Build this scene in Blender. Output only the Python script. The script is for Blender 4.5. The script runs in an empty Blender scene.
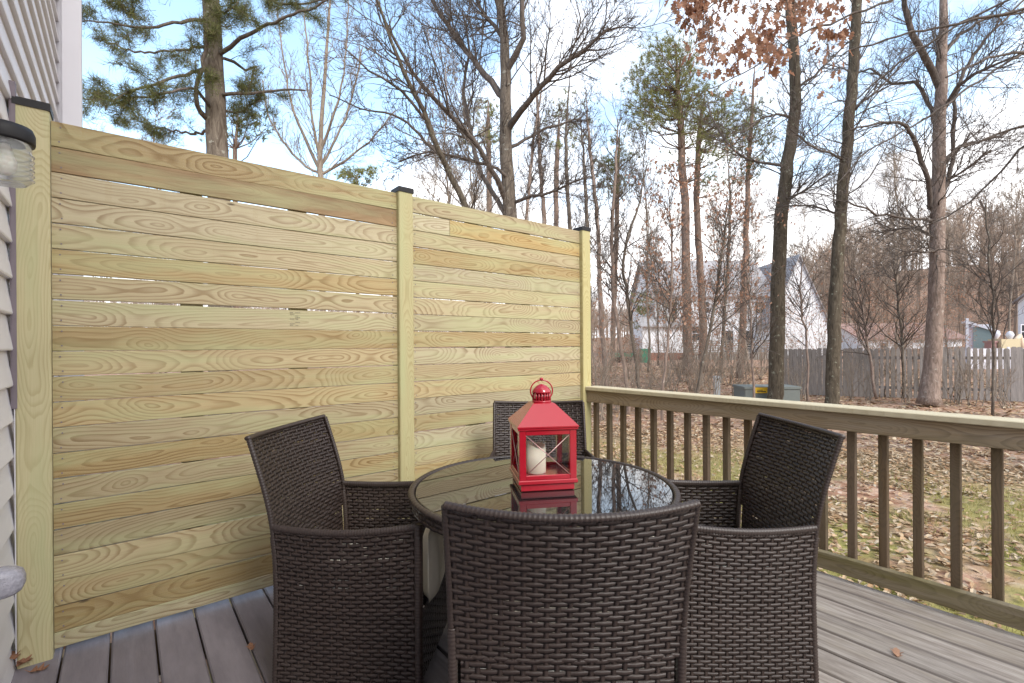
import bpy, math, random
from mathutils import Vector, Matrix
R = random.Random(7)
S = bpy.context.scene
COL = S.collection
PI = math.pi
# ---------------------------------------------------------------- frame of reference
F = 481.0; H = 1.25; TH = .0067; HC = 346.5      # focal length in px, eye height above deck
DX = Vector((.7792, .6268, 0))                    # along the privacy fence
EX = Vector((-.6268, .7792, 0))                   # away from the viewer, along the deck boards
Zv = Vector((0, 0, 1))
def W(x, y, d):
    a = (x-512) - TH*(y-341.5); b = (y-HC) + TH*(x-512)
    return Vector((a*d/F, d, H - b*d/F))
def UV(u, v, z=0): return DX*u + EX*v + Zv*z
# ---------------------------------------------------------------- mesh builder
class MB:
    def __init__(s): s.v=[]; s.f=[]; s.a=[]
    def add(s, vs, fs, at=None):
        n=len(s.v); s.v += [tuple(p) for p in vs]; s.f += [tuple(i+n for i in f) for f in fs]
        s.a += at if at else [(0,0,0)]*len(vs)
    def mesh(s, name, mat, smooth=False):
        m = bpy.data.meshes.new(name); m.from_pydata(s.v, [], s.f)
        at = m.attributes.new('bc','FLOAT_VECTOR','POINT')
        flat=[c for t in s.a for c in t]; at.data.foreach_set('vector', flat)
        if smooth: m.polygons.foreach_set('use_smooth',[True]*len(m.polygons))
        m.materials.append(mat); m.update(); return m
    def build(s, name, mat, parent=None, smooth=False, mw=None):
        o = bpy.data.objects.new(name, s.mesh(name, mat, smooth)); COL.objects.link(o)
        if parent: o.parent = parent
        return o
def tag(o, label=None, cat=None, group=None, kind=None):
    if label: o['label']=label
    if cat: o['category']=cat
    if group: o['group']=group
    if kind: o['kind']=kind
    return o
def empty(name, loc=(0,0,0), rz=0, **k):
    o = bpy.data.objects.new(name, None); COL.objects.link(o); o.location=loc; o.rotation_euler=(0,0,rz)
    o.empty_display_size=.1
    return tag(o, **k)
def copy_tree(o, parent=None):
    c = o.copy(); COL.objects.link(c)
    if parent: c.parent = parent
    for ch in list(o.children): copy_tree(ch, c)
    return c
def board(mb, o, ax, L, w, wd, t, td, ch=.003, rnd=0, nseg=1, bow=0):
    """bevelled board: o = centre of its start, ax = unit length axis, w/t = unit width and thickness axes"""
    hw, ht = wd/2, td/2
    sec = [(-hw+ch,-ht),(hw-ch,-ht),(hw,-ht+ch),(hw,ht-ch),(hw-ch,ht),(-hw+ch,ht),(-hw,ht-ch),(-hw,-ht+ch)]
    vs=[]; at=[]
    for i in range(nseg+1):
        s = i/nseg; c = o+ax*(L*s)+w*(bow*math.sin(PI*s))
        for a,b in sec:
            vs.append(c+w*a+t*b); at.append((L*s+rnd*97.3, a+(abs(b)-ht)*.8, rnd))
    fs=[]
    for i in range(nseg):
        for k in range(8):
            fs.append((i*8+k, i*8+(k+1)%8, (i+1)*8+(k+1)%8, (i+1)*8+k))
    fs.append(tuple(range(7,-1,-1))); fs.append(tuple(nseg*8+k for k in range(8)))
    if w.cross(t).dot(ax) < 0: fs=[f[::-1] for f in fs]
    mb.add(vs, fs, at)
def box(mb, lo, hi, ax=Vector((1,0,0)), ay=Vector((0,1,0)), o=Vector((0,0,0))):
    vs=[o+ax*x+ay*y+Zv*z for z in (lo[2],hi[2]) for x,y in ((lo[0],lo[1]),(hi[0],lo[1]),(hi[0],hi[1]),(lo[0],hi[1]))]
    mb.add(vs, [(3,2,1,0),(4,5,6,7),(0,1,5,4),(1,2,6,5),(2,3,7,6),(3,0,4,7)])
def frame_at(t):
    a = Vector((0,0,1)) if abs(t.z)<.9 else Vector((1,0,0))
    u = t.cross(a).normalized(); return u, t.cross(u).normalized()
def tube(mb, pts, rad, n=6, cap=True, flat=1.0, ref=None, rnd=0):
    pts=[Vector(p) for p in pts]; vs=[]; at=[]; prev=None; al=0
    for i,p in enumerate(pts):
        t = (pts[min(i+1,len(pts)-1)]-pts[max(i-1,0)])
        t = t.normalized() if t.length>1e-9 else Vector((0,0,1))
        if ref is not None: u = ref.cross(t); u = u.normalized() if u.length>1e-6 else frame_at(t)[0]
        elif prev is None: u = frame_at(t)[0]
        else:
            u = prev - t*prev.dot(t); u = u.normalized() if u.length>1e-6 else frame_at(t)[0]
        prev=u; w=t.cross(u)
        if i: al += (p-pts[i-1]).length
        r = rad[i] if isinstance(rad,(list,tuple)) else rad
        for k in range(n):
            a=2*PI*k/n; vs.append(p+u*(math.cos(a)*r)+w*(math.sin(a)*r*flat)); at.append((al+rnd*31, k/n, rnd))
    fs=[(i*n+k, i*n+(k+1)%n, (i+1)*n+(k+1)%n, (i+1)*n+k) for i in range(len(pts)-1) for k in range(n)]
    if cap: fs += [tuple(range(n-1,-1,-1)), tuple((len(pts)-1)*n+k for k in range(n))]
    mb.add(vs, fs, at)
def lathe(mb, c, prof, n=24, ax=Zv, cap=True):
    u,w = (Vector((1,0,0)),Vector((0,1,0))) if ax==Zv else frame_at(ax)
    vs=[c+ax*z+u*(r*math.cos(2*PI*k/n))+w*(r*math.sin(2*PI*k/n)) for r,z in prof for k in range(n)]
    m=len(prof); fs=[(i*n+k, i*n+(k+1)%n, (i+1)*n+(k+1)%n, (i+1)*n+k) for i in range(m-1) for k in range(n)]
    if cap: fs += [tuple(range(n-1,-1,-1)), tuple((m-1)*n+k for k in range(n))]
    mb.add(vs, fs)
def catmull(P, step):
    P=[tuple(p) for p in P]; out=[]
    for i in range(len(P)-1):
        a=P[max(i-1,0)]; b=P[i]; c=P[i+1]; d=P[min(i+2,len(P)-1)]
        L = math.dist(b[:3],c[:3]); n=max(1,int(L/step))
        for k in range(n):
            t=k/n
            out.append(tuple(.5*((2*b[j])+(-a[j]+c[j])*t+(2*a[j]-5*b[j]+4*c[j]-d[j])*t*t+(-a[j]+3*b[j]-3*c[j]+d[j])*t**3) for j in range(len(b))))
    out.append(P[-1]); return out
# ---------------------------------------------------------------- materials
class NT:
    def __init__(s, name):
        s.m = bpy.data.materials.new(name); s.m.use_nodes=True; s.t=s.m.node_tree; s.t.nodes.clear()
        s.out=s.t.nodes.new('ShaderNodeOutputMaterial')
    def n(s, typ, **k):
        x=s.t.nodes.new('ShaderNode'+typ)
        for a,b in k.items(): setattr(x,a,b)
        return x
    def put(s, sock, v):
        if isinstance(v, bpy.types.NodeSocket): s.t.links.new(v, sock)
        elif v is not None: sock.default_value = v
    def math(s, op, a, b=None, c=None, clamp=False):
        x=s.n('Math', operation=op, use_clamp=clamp); s.put(x.inputs[0],a)
        if b is not None: s.put(x.inputs[1],b)
        if c is not None: s.put(x.inputs[2],c)
        return x.outputs[0]
    def mix(s, f, a, b, mode='MIX'):
        x=s.n('Mix', data_type='RGBA', blend_type=mode); s.put(x.inputs[0],f)
        s.put(x.inputs[6], a if not isinstance(a,tuple) else (*a,1)); s.put(x.inputs[7], b if not isinstance(b,tuple) else (*b,1))
        return x.outputs[2]
    def noise(s, vec, scale, detail=4, rough=.55, dist=0, dim='3D'):
        x=s.n('TexNoise', noise_dimensions=dim); 
        if vec is not None: s.put(x.inputs['Vector' if dim!='1D' else 'W'],vec)
        s.put(x.inputs['Scale'],scale); s.put(x.inputs['Detail'],detail); s.put(x.inputs['Roughness'],rough); s.put(x.inputs['Distortion'],dist)
        return x.outputs[0]
    def ramp(s, f, stops, interp='LINEAR'):
        x=s.n('ValToRGB'); e=x.color_ramp.elements; x.color_ramp.interpolation=interp
        while len(e)<len(stops): e.new(.5)
        for el,(p,c) in zip(e,stops):
            el.position=p; el.color=(*c,1) if isinstance(c,tuple) else (c,c,c,1)
        s.put(x.inputs[0],f); return x.outputs[0]
    def mapr(s, v, a,b,c,d):
        x=s.n('MapRange'); 
        for i,q in enumerate((v,a,b,c,d)): s.put(x.inputs[i],q)
        return x.outputs[0]
    def scale(s, vec, sc):
        x=s.n('VectorMath', operation='MULTIPLY'); s.put(x.inputs[0],vec); s.put(x.inputs[1],sc); return x.outputs[0]
    def comb(s,a,b,c):
        x=s.n('CombineXYZ')
        for i,q in enumerate((a,b,c)): s.put(x.inputs[i],q)
        return x.outputs[0]
    def sep(s,v):
        x=s.n('SeparateXYZ'); s.put(x.inputs[0],v); return x.outputs
    def attr(s, name='bc'):
        x=s.n('Attribute', attribute_name=name); return x.outputs['Vector']
    def objco(s): return s.n('TexCoord').outputs['Object']
    def pos(s): return s.n('NewGeometry').outputs['Position']
    def bsdf(s, col, rough=.6, bump=None, bstr=.3, bdist=.01, metal=0, spec=.5, **k):
        x=s.n('BsdfPrincipled'); s.put(x.inputs['Base Color'], (*col,1) if isinstance(col,tuple) else col)
        s.put(x.inputs['Roughness'],rough); s.put(x.inputs['Metallic'],metal); s.put(x.inputs['Specular IOR Level'],spec)
        for a,b in k.items(): s.put(x.inputs[a.replace('_',' ')],b)
        if bump is not None:
            y=s.n('Bump'); s.put(y.inputs['Height'],bump); s.put(y.inputs['Strength'],bstr); s.put(y.inputs['Distance'],bdist)
            s.t.links.new(y.outputs[0], x.inputs['Normal'])
        s.t.links.new(x.outputs[0], s.out.inputs[0]); return s.m
def wood(name, light, dark, tint, ring=.011, rough=.6, grain=.5, tintamt=.5, weather=None, wamt=0, green=None, bstr=.25):
    t=NT(name); bc=t.attr(); x,y,r=t.sep(bc)[0:3]
    # depth of the saw cut under the pith wanders along the board: cathedral grain
    d=t.math('MULTIPLY', t.math('SUBTRACT', t.noise(x,1.05,2,.5,dim='1D'), .47), .40)
    y0=t.math('MULTIPLY', t.math('SUBTRACT', t.noise(t.math('ADD',x,40.),.9,2,.5,dim='1D'),.5), .16)
    w=t.math('MULTIPLY', t.math('SUBTRACT', t.noise(t.comb(t.math('MULTIPLY',x,2.),t.math('MULTIPLY',y,12.),r),1,3,.5), .5), .028)
    yy=t.math('ADD', t.math('ADD',y,y0), 0)
    rr=t.math('ADD', t.math('SQRT', t.math('ADD', t.math('MULTIPLY',yy,yy), t.math('MULTIPLY',d,d))), w)
    fr=t.math('FRACT', t.math('DIVIDE', rr, ring))
    lines=t.ramp(fr, [(0,0.),(.45,.12),(.84,1.),(.93,.9),(1,0.)])
    fine=t.noise(t.comb(t.math('MULTIPLY',x,5.),t.math('MULTIPLY',y,420.),r),1,3,.6)
    blot=t.noise(t.comb(t.math('MULTIPLY',x,2.2),t.math('MULTIPLY',y,9.),r),1,3,.6)
    amt=t.math('MULTIPLY', lines, t.math('MULTIPLY', t.mapr(blot,.3,.7,.35,1.), grain))
    c=t.mix(amt, light, dark)
    c=t.mix(t.math('MULTIPLY',t.mapr(fine,.35,.7,0,1),.30), c, dark)
    stn=t.noise(t.comb(t.math('MULTIPLY',x,1.1),t.math('MULTIPLY',y,6.),t.math('ADD',r,3.3)),1,5,.7)
    c=t.mix(t.mapr(stn,.52,.72,0,.42), c, tuple(.5*(p+q) for p,q in zip(light,dark)))
    # whole-board tone
    rn=t.n('TexWhiteNoise', noise_dimensions='1D'); t.put(rn.inputs['W'], r)
    c=t.mix(t.math('MULTIPLY', rn.outputs[0], tintamt), c, t.mix(1., c, tint, 'MULTIPLY'))
    rn2=t.n('TexWhiteNoise', noise_dimensions='1D'); t.put(rn2.inputs['W'], t.math('ADD',r,9.7))
    hs=t.n('HueSaturation'); t.put(hs.inputs['Color'],c); t.put(hs.inputs['Value'], t.mapr(rn2.outputs[0],0,1,.82,1.10)); t.put(hs.inputs['Saturation'], t.mapr(rn.outputs[0],0,1,.85,1.1)); c=hs.outputs[0]
    if name=='treated_pine':   # one board is much browner than the rest
        c=t.mix(t.mapr(r,77.,77.5,0,.85), c, t.mix(t.mapr(blot,.3,.7,0,1),(.15,.09,.04),(.33,.215,.11)))
    # knots
    v=t.n('TexVoronoi', feature='F1'); t.put(v.inputs['Vector'], t.comb(t.math('MULTIPLY',x,.7),t.math('ADD',t.math('MULTIPLY',y,2.2),t.math('MULTIPLY',r,13.)),0.))
    t.put(v.inputs['Scale'],2.1)
    kn=t.ramp(v.outputs['Distance'], [(0,.95),(.018,.9),(.034,.0)])
    c=t.mix(kn, c, tuple(q*.35 for q in dark))
    if green: 
        g=t.noise(t.comb(t.math('MULTIPLY',x,1.3),t.math('MULTIPLY',y,12.),t.math('ADD',r,5.)),1,4,.6)
        c=t.mix(t.mapr(g,.45,.7,0,.55), c, green)
    if weather:
        g=t.noise(t.comb(t.math('MULTIPLY',x,2.5),t.math('MULTIPLY',y,30.),t.math('ADD',r,2.)),1,5,.65)
        c=t.mix(t.mapr(g,.38,.66,0,wamt), c, weather)
    b=t.math('ADD', t.math('MULTIPLY',lines,-.5), fine)
    return t.bsdf(c, rough, b, bstr, .002, spec=.35)
M={}
M['new']=wood('treated_pine', (.475,.415,.26),(.23,.155,.07),(.84,.70,.53), ring=.013, grain=1.0, tintamt=.9, green=(.40,.42,.22), bstr=.3)
M['post']=wood('treated_post', (.48,.43,.25),(.32,.26,.12),(.95,.95,.8), ring=.009, grain=.7, green=(.38,.40,.21))
M['cap']=wood('rail_cap_wood', (.50,.445,.30),(.34,.27,.16),(.95,.9,.8), ring=.008, grain=.4)
M['rail']=wood('weathered_rail_wood', (.29,.21,.12),(.10,.065,.034),(.8,.8,.75), ring=.010, grain=.8, green=(.20,.165,.09), weather=(.32,.27,.21), wamt=.5, rough=.8)
M['bal']=wood('weathered_baluster_wood', (.15,.10,.055),(.055,.035,.02),(.6,.62,.55), ring=.008, grain=.6, green=(.12,.105,.06), weather=(.18,.135,.10), wamt=.45, rough=.85)
M['low']=wood('mossy_rail_wood', (.24,.19,.10),(.09,.07,.03),(.8,.85,.7), grain=.8, green=(.19,.17,.06), weather=(.33,.28,.22), wamt=.5, rough=.85)
def deckmat():
    t=NT('weathered_deck_paint'); bc=t.attr(); x,y,r=t.sep(bc)[0:3]
    st=t.noise(t.comb(t.math('MULTIPLY',x,3.5),t.math('MULTIPLY',y,36.),r),1,6,.7)
    bl=t.noise(t.comb(t.math('MULTIPLY',x,2.6),t.math('MULTIPLY',y,9.),r),1,5,.65)
    fine=t.noise(t.comb(t.math('MULTIPLY',x,9.),t.math('MULTIPLY',y,300.),r),1,3,.6)
    u=t.math('ADD', t.math('MULTIPLY', t.sep(t.pos())[0], .7792), t.math('MULTIPLY', t.sep(t.pos())[1], .6268))
    side=t.mapr(u,.6,2.0,0,1)                       # the paint has worn off on the open side of the deck
    paint=t.mix(t.mapr(bl,.35,.7,0,1),(.145,.128,.145),(.215,.192,.212))
    worn=t.mix(t.mapr(st,.35,.65,0,1),(.42,.375,.33),(.20,.165,.14))
    worn=t.mix(t.mapr(fine,.56,.70,0,.6), worn, (.07,.055,.05))
    worn=t.mix(t.mapr(bl,.5,.72,0,.5), worn, (.36,.31,.235))
    edge=t.mapr(t.math('ABSOLUTE',y),.060,.072,0,.65); worn=t.mix(edge, worn, (.10,.08,.07))
    c=t.mix(side, t.mix(t.mapr(st,.62,.75,0,.35),paint,(.09,.07,.07)), worn)
    rn=t.n('TexWhiteNoise', noise_dimensions='1D'); t.put(rn.inputs['W'], r)
    hs=t.n('HueSaturation'); t.put(hs.inputs['Color'],c); t.put(hs.inputs['Value'], t.mapr(rn.outputs[0],0,1,.78,1.15)); c=hs.outputs[0]
    ro=t.mapr(st,.3,.7,.38,.62)
    return t.bsdf(c, ro, t.math('ADD',t.math('MULTIPLY',fine,t.mapr(side,0,1,.3,1.)),st), .3,.003, spec=.45)
M['deck']=deckmat()
def plain(name, col, rough=.5, metal=0, var=.15, sc=20, bstr=.0, spec=.5, **k):
    t=NT(name); n=t.noise(t.objco(), sc, 4, .6)
    c=t.mix(n, tuple(q*(1-var) for q in col), tuple(min(1,q*(1+var)) for q in col))
    return t.bsdf(c, rough, n if bstr else None, bstr, .005, metal, spec, **k)
def wicker():
    t=NT('brown_resin_wicker'); bc=t.attr(); x,y,r=t.sep(bc)[0:3]
    n=t.noise(t.comb(t.math('MULTIPLY',x,40.),t.math('MULTIPLY',y,3.),r),1,3,.6)
    rn=t.n('TexWhiteNoise', noise_dimensions='1D'); t.put(rn.inputs['W'], r)
    c=t.mix(n,(.013,.008,.0065),(.036,.022,.017))
    c=t.mix(t.math('MULTIPLY',rn.outputs[0],.85), c, (.042,.028,.023))
    du=t.noise(t.objco(),5,5,.65); c=t.mix(t.mapr(du,.5,.75,0,.25),c,(.07,.055,.048))
    grn=t.noise(t.comb(t.math('MULTIPLY',x,25.),t.math('MULTIPLY',y,60.),r),1,2,.6)
    return t.bsdf(c,.42,grn,.3,.001,spec=.5)
M['wicker']=wicker()
M['black']=plain('black_powder_coat',(.012,.011,.012),.5,spec=.3)
M['cush']=plain('cream_canvas',(.82,.76,.62),.9,var=.06,sc=60,bstr=.2)
M['red']=plain('red_lacquer',(.34,.006,.018),.25,var=.06,sc=12,Coat_Weight=.5,Coat_Roughness=.12)
M['wire']=plain('lantern_wire',(.55,.35,.33),.35,metal=.6)
M['candle']=plain('ivory_wax',(.80,.74,.60),.55,var=.04,Subsurface_Weight=.15)
def glassmat(name, tint=(1,1,1), refl_ior=1.45, alpha=.9):
    t=NT(name); tr=t.n('BsdfTransparent'); tr.inputs[0].default_value=(*tint,1)
    g=t.n('BsdfGlossy'); g.inputs['Roughness'].default_value=.02
    fr=t.n('Fresnel'); fr.inputs[0].default_value=refl_ior
    mx=t.n('MixShader'); t.put(mx.inputs[0],fr.outputs[0]); t.put(mx.inputs[1],tr.outputs[0]); t.put(mx.inputs[2],g.outputs[0])
    t.t.links.new(mx.outputs[0], t.out.inputs[0]); return t.m
M['pane']=glassmat('clear_pane',(.97,.97,.97),1.3)
def smoked():
    t=NT('smoked_table_glass'); n=t.noise(t.objco(),3,3,.5)
    return t.bsdf((.012,.012,.013), .015, spec=.5, IOR=2.05)
M['top']=smoked()
def jar():
    t=NT('ribbed_jar_glass')
    return t.bsdf((.9,.92,.93),.12,spec=.5,Transmission_Weight=.9,IOR=1.2)
M['jar']=jar()
M['vinyl']=plain('white_vinyl_siding',(.72,.70,.72),.45,var=.04,sc=3)
M['trim']=plain('white_trim',(.60,.59,.63),.5,var=.04,sc=5)
M['strip']=plain('grey_trim_strip',(.17,.14,.16),.6)
M['cloudy']=plain('cloudy_plastic',(.33,.32,.36),.18,var=.5,sc=70,bstr=1.0)
def bark(name,c1,c2,c3=None,sc=1.):
    t=NT(name); p=t.objco(); n=t.noise(t.scale(p,(14*sc,14*sc,3.5*sc)),1,5,.65,1.2)
    c=t.mix(t.mapr(n,.35,.65,0,1),c1,c2)
    if c3:
        n2=t.noise(p,9*sc,3,.6); c=t.mix(t.mapr(n2,.62,.68,0,.7),c,c3)
    return t.bsdf(c,.9,n,.6,.03,spec=.15)
M['bark']=bark('grey_brown_bark',(.085,.065,.05),(.20,.165,.13),(.34,.33,.28))
M['bark_dark']=bark('dark_lichen_bark',(.055,.043,.03),(.13,.105,.075),(.27,.27,.20))
M['bark_light']=bark('pale_brown_bark',(.16,.115,.09),(.33,.25,.205),(.42,.38,.33))
M['bark_pine']=bark('pine_bark',(.12,.08,.06),(.27,.195,.155))
M['twig']=bark('twig_bark',(.075,.06,.05),(.16,.13,.11))
M['twig_pale']=bark('pale_twig_bark',(.21,.165,.125),(.33,.27,.215))
M['far']=plain('far_wood_bark',(.30,.225,.17),.95,var=.3,sc=.15,spec=.1)
def leafy(name, cols, rough=.6, trans=.25):
    t=NT(name); r=t.sep(t.attr())[2]
    rn=t.n('TexWhiteNoise', noise_dimensions='1D'); t.put(rn.inputs['W'], r)
    c=t.ramp(rn.outputs[0], [(i/(len(cols)-1),q) for i,q in enumerate(cols)])
    d=t.n('BsdfDiffuse'); t.put(d.inputs[0],c); tl=t.n('BsdfTranslucent'); t.put(tl.inputs[0],c)
    mx=t.n('MixShader'); mx.inputs[0].default_value=trans; t.put(mx.inputs[1],d.outputs[0]); t.put(mx.inputs[2],tl.outputs[0])
    t.t.links.new(mx.outputs[0], t.out.inputs[0]); return t.m
M['needle']=leafy('pine_needles',[(.07,.08,.03),(.13,.15,.055),(.19,.20,.08),(.19,.15,.09)],trans=.3)
M['needle2']=leafy('bright_pine_needles',[(.14,.145,.05),(.22,.225,.085),(.31,.30,.13)],trans=.35)
M['oak']=leafy('copper_leaves',[(.25,.125,.075),(.36,.19,.12),(.47,.29,.20),(.30,.14,.09)],trans=.35)
M['beech']=leafy('pale_copper_leaves',[(.34,.17,.10),(.42,.25,.17),(.5,.31,.22)],trans=.35)
M['litter']=leafy('fallen_leaves',[(.26,.145,.08),(.36,.23,.13),(.47,.35,.23),(.31,.20,.11),(.55,.46,.34),(.21,.13,.075)],trans=.05)
M['grass']=leafy('winter_grass',[(.25,.24,.06),(.38,.34,.14),(.46,.39,.22),(.27,.28,.05)],trans=.2)
# ---------------------------------------------------------------- terrain
def smooth(a,b,x):
    t=min(1,max(0,(x-a)/(b-a))); return t*t*(3-2*t)
def gz(x,y):
    d=math.hypot(x,y)
    z=-.62+.55*smooth(15,42,d)+ .9*smooth(42,70,d)
    z+= (3+15*smooth(.42,.66,math.atan2(x,y)))*smooth(60,150,d)
    z+= .03*math.sin(x*.9)*math.cos(y*.7)
    return z
def ground():
    rs=[0,1.5,3,4,5,6,7,8,9,10,11,12,13,14,15,16,17,18,20,22,24,27,30,34,38,42,46,50,55,60,66,74,84,96,110,130,155,200,300,500,900,2000]
    n=96; mb=MB(); vs=[(0,0,gz(0,0)-.1)]; fs=[]
    for r in rs[1:]:
        for k in range(n):
            a=2*PI*k/n; x,y=r*math.cos(a),r*math.sin(a); vs.append((x,y,gz(x,y)))
    for k in range(n): fs.append((0,1+k,1+(k+1)%n))
    for i in range(len(rs)-2):
        for k in range(n): fs.append((1+i*n+k,1+(i+1)*n+k,1+(i+1)*n+(k+1)%n,1+i*n+(k+1)%n))
    mb.add(vs,fs)
    t=NT('leaf_strewn_ground'); p=t.pos()
    v=t.n('TexVoronoi'); t.put(v.inputs['Vector'],p); t.put(v.inputs['Scale'],9.)
    s=t.sep(v.outputs['Color'])[0]
    lc=t.ramp(s,[(0,(.24,.125,.075)),(.35,(.36,.21,.14)),(.6,(.46,.31,.22)),(.8,(.28,.16,.10)),(1,(.55,.42,.33))])
    n1=t.noise(p,1.1,4,.6); n2=t.noise(p,14,5,.7); n3=t.noise(p,.55,3,.6)
    soil=t.mix(n2,(.13,.085,.06),(.27,.2,.15))
    gr=t.mix(n2,(.17,.17,.035),(.40,.34,.14))
    x,y,z=t.sep(p)[0:3]
    dist=t.math('SQRT',t.math('ADD',t.math('MULTIPLY',x,x),t.math('MULTIPLY',y,y)))
    near=t.mapr(dist,6.5,11,1,0)
    c=t.mix(t.mapr(n1,.45,.62,0,.8),lc,soil)
    c=t.mix(t.math('MULTIPLY',t.mapr(n3,.40,.5,0,1),near),c,gr)
    t.bsdf(c,.95,n2,.8,.03,spec=.1)
    o=mb.build('ground',t.m,smooth=True); tag(o,kind='structure')
ground()
def in_yard(r0,r1,rng):
    d=math.sqrt(rng.uniform(r0*r0,r1*r1)); a=rng.uniform(-.02,.84)
    x,y=d*math.sin(a),d*math.cos(a)
    return x,y
def litter():
    rng=random.Random(3); mb=MB()
    for i in range(44000):
        x,y=in_yard(3.2,12,rng) if i<26000 else in_yard(10,34,rng)
        u=x*.7792+y*.6268; v=-x*.6268+y*.7792
        if u<3.1 and v<2.9: continue
        if i<26000 and math.sin(x*1.1+1)*math.cos(y*1.3)+.4*math.sin(x*3.1+y*2.2)>-.05 and rng.random()<.72: continue
        z=gz(x,y)+rng.uniform(.005,.03); a=rng.uniform(0,6.28); s=rng.uniform(.014,.034)*(1 if i<26000 else 1.9)
        tl=rng.uniform(-.45,.45); tl2=rng.uniform(-.5,.5); ca,sa=math.cos(a),math.sin(a)
        P=[]
        for (px,py) in ((-1.2,0),(-.4,.55),(.5,.6),(1.3,0),(.5,-.6),(-.4,-.55)):
            q=abs(py)*.5*(1 if tl2>0 else -.4)
            P.append((x+s*(px*ca-py*sa), y+s*(px*sa+py*ca), z+s*(px*tl+py*tl2+q)+.006))
        r=rng.random()
        mb.add(P,[(0,1,2,3),(0,3,4,5)],[(0,0,r)]*6)
    o=mb.build('leaf_litter',M['litter']); tag(o,kind='stuff',label='dry brown leaves strewn thickly over the yard ground',cat='leaf litter')
litter()
def grass():
    rng=random.Random(5); mb=MB()
    for i in range(26000):
        x,y=in_yard(3.1,9.5,rng)
        u=x*.7792+y*.6268; v=-x*.6268+y*.7792
        if u<3.02 and v<2.9: continue
        if math.sin(x*1.3+.4)*math.cos(y*1.1+1)+.5*math.sin(x*2.7+y*1.9) < -.1: continue
        z=gz(x,y); a=rng.uniform(0,6.28); h=rng.uniform(.025,.075); w=.004; l=rng.uniform(-.03,.03); r=rng.random()
        mb.add([(x-w*math.cos(a),y-w*math.sin(a),z),(x+w*math.cos(a),y+w*math.sin(a),z),(x+l,y+rng.uniform(-.03,.03),z+h)],[(0,1,2)],[(0,0,r)]*3)
    tag(mb.build('grass',M['grass']),kind='stuff',label='thin tufts of green and straw grass below the deck railing',cat='grass')
grass()
# ---------------------------------------------------------------- deck
P=2.715; Q=2.955
def deck():
    mb=MB(); rng=random.Random(11); u=-.0545-.1521*3
    while u<2.9:
        w=.1521-.0075
        board(mb, UV(u+.1521/2,-3.2,-.014), EX, 3.2+P+.12, DX, w, Zv, .028, .006, rng.random()*9, 8, rng.uniform(-.002,.002))
        u+=.1521
    tag(mb.build('wooden_deck',M['deck'],smooth=False),kind='structure')
    fb=MB()
    for a in range(9): board(fb, UV(-.4,-3.0+a*.72,-.15), DX, 3.3, EX, .04, Zv, .2, rnd=a*.3)
    board(fb, UV(2.93,-3.2,-.145), EX, 6.1, DX, .035, Zv, .22, rnd=.7)
    for a in (-2.6,-.3,1.9):
        board(fb, UV(2.86,a,-.9), Zv, .78, DX, .09, EX, .09, rnd=a)
    tag(fb.build('deck_joists',M['bal']),kind='structure')
deck()
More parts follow.
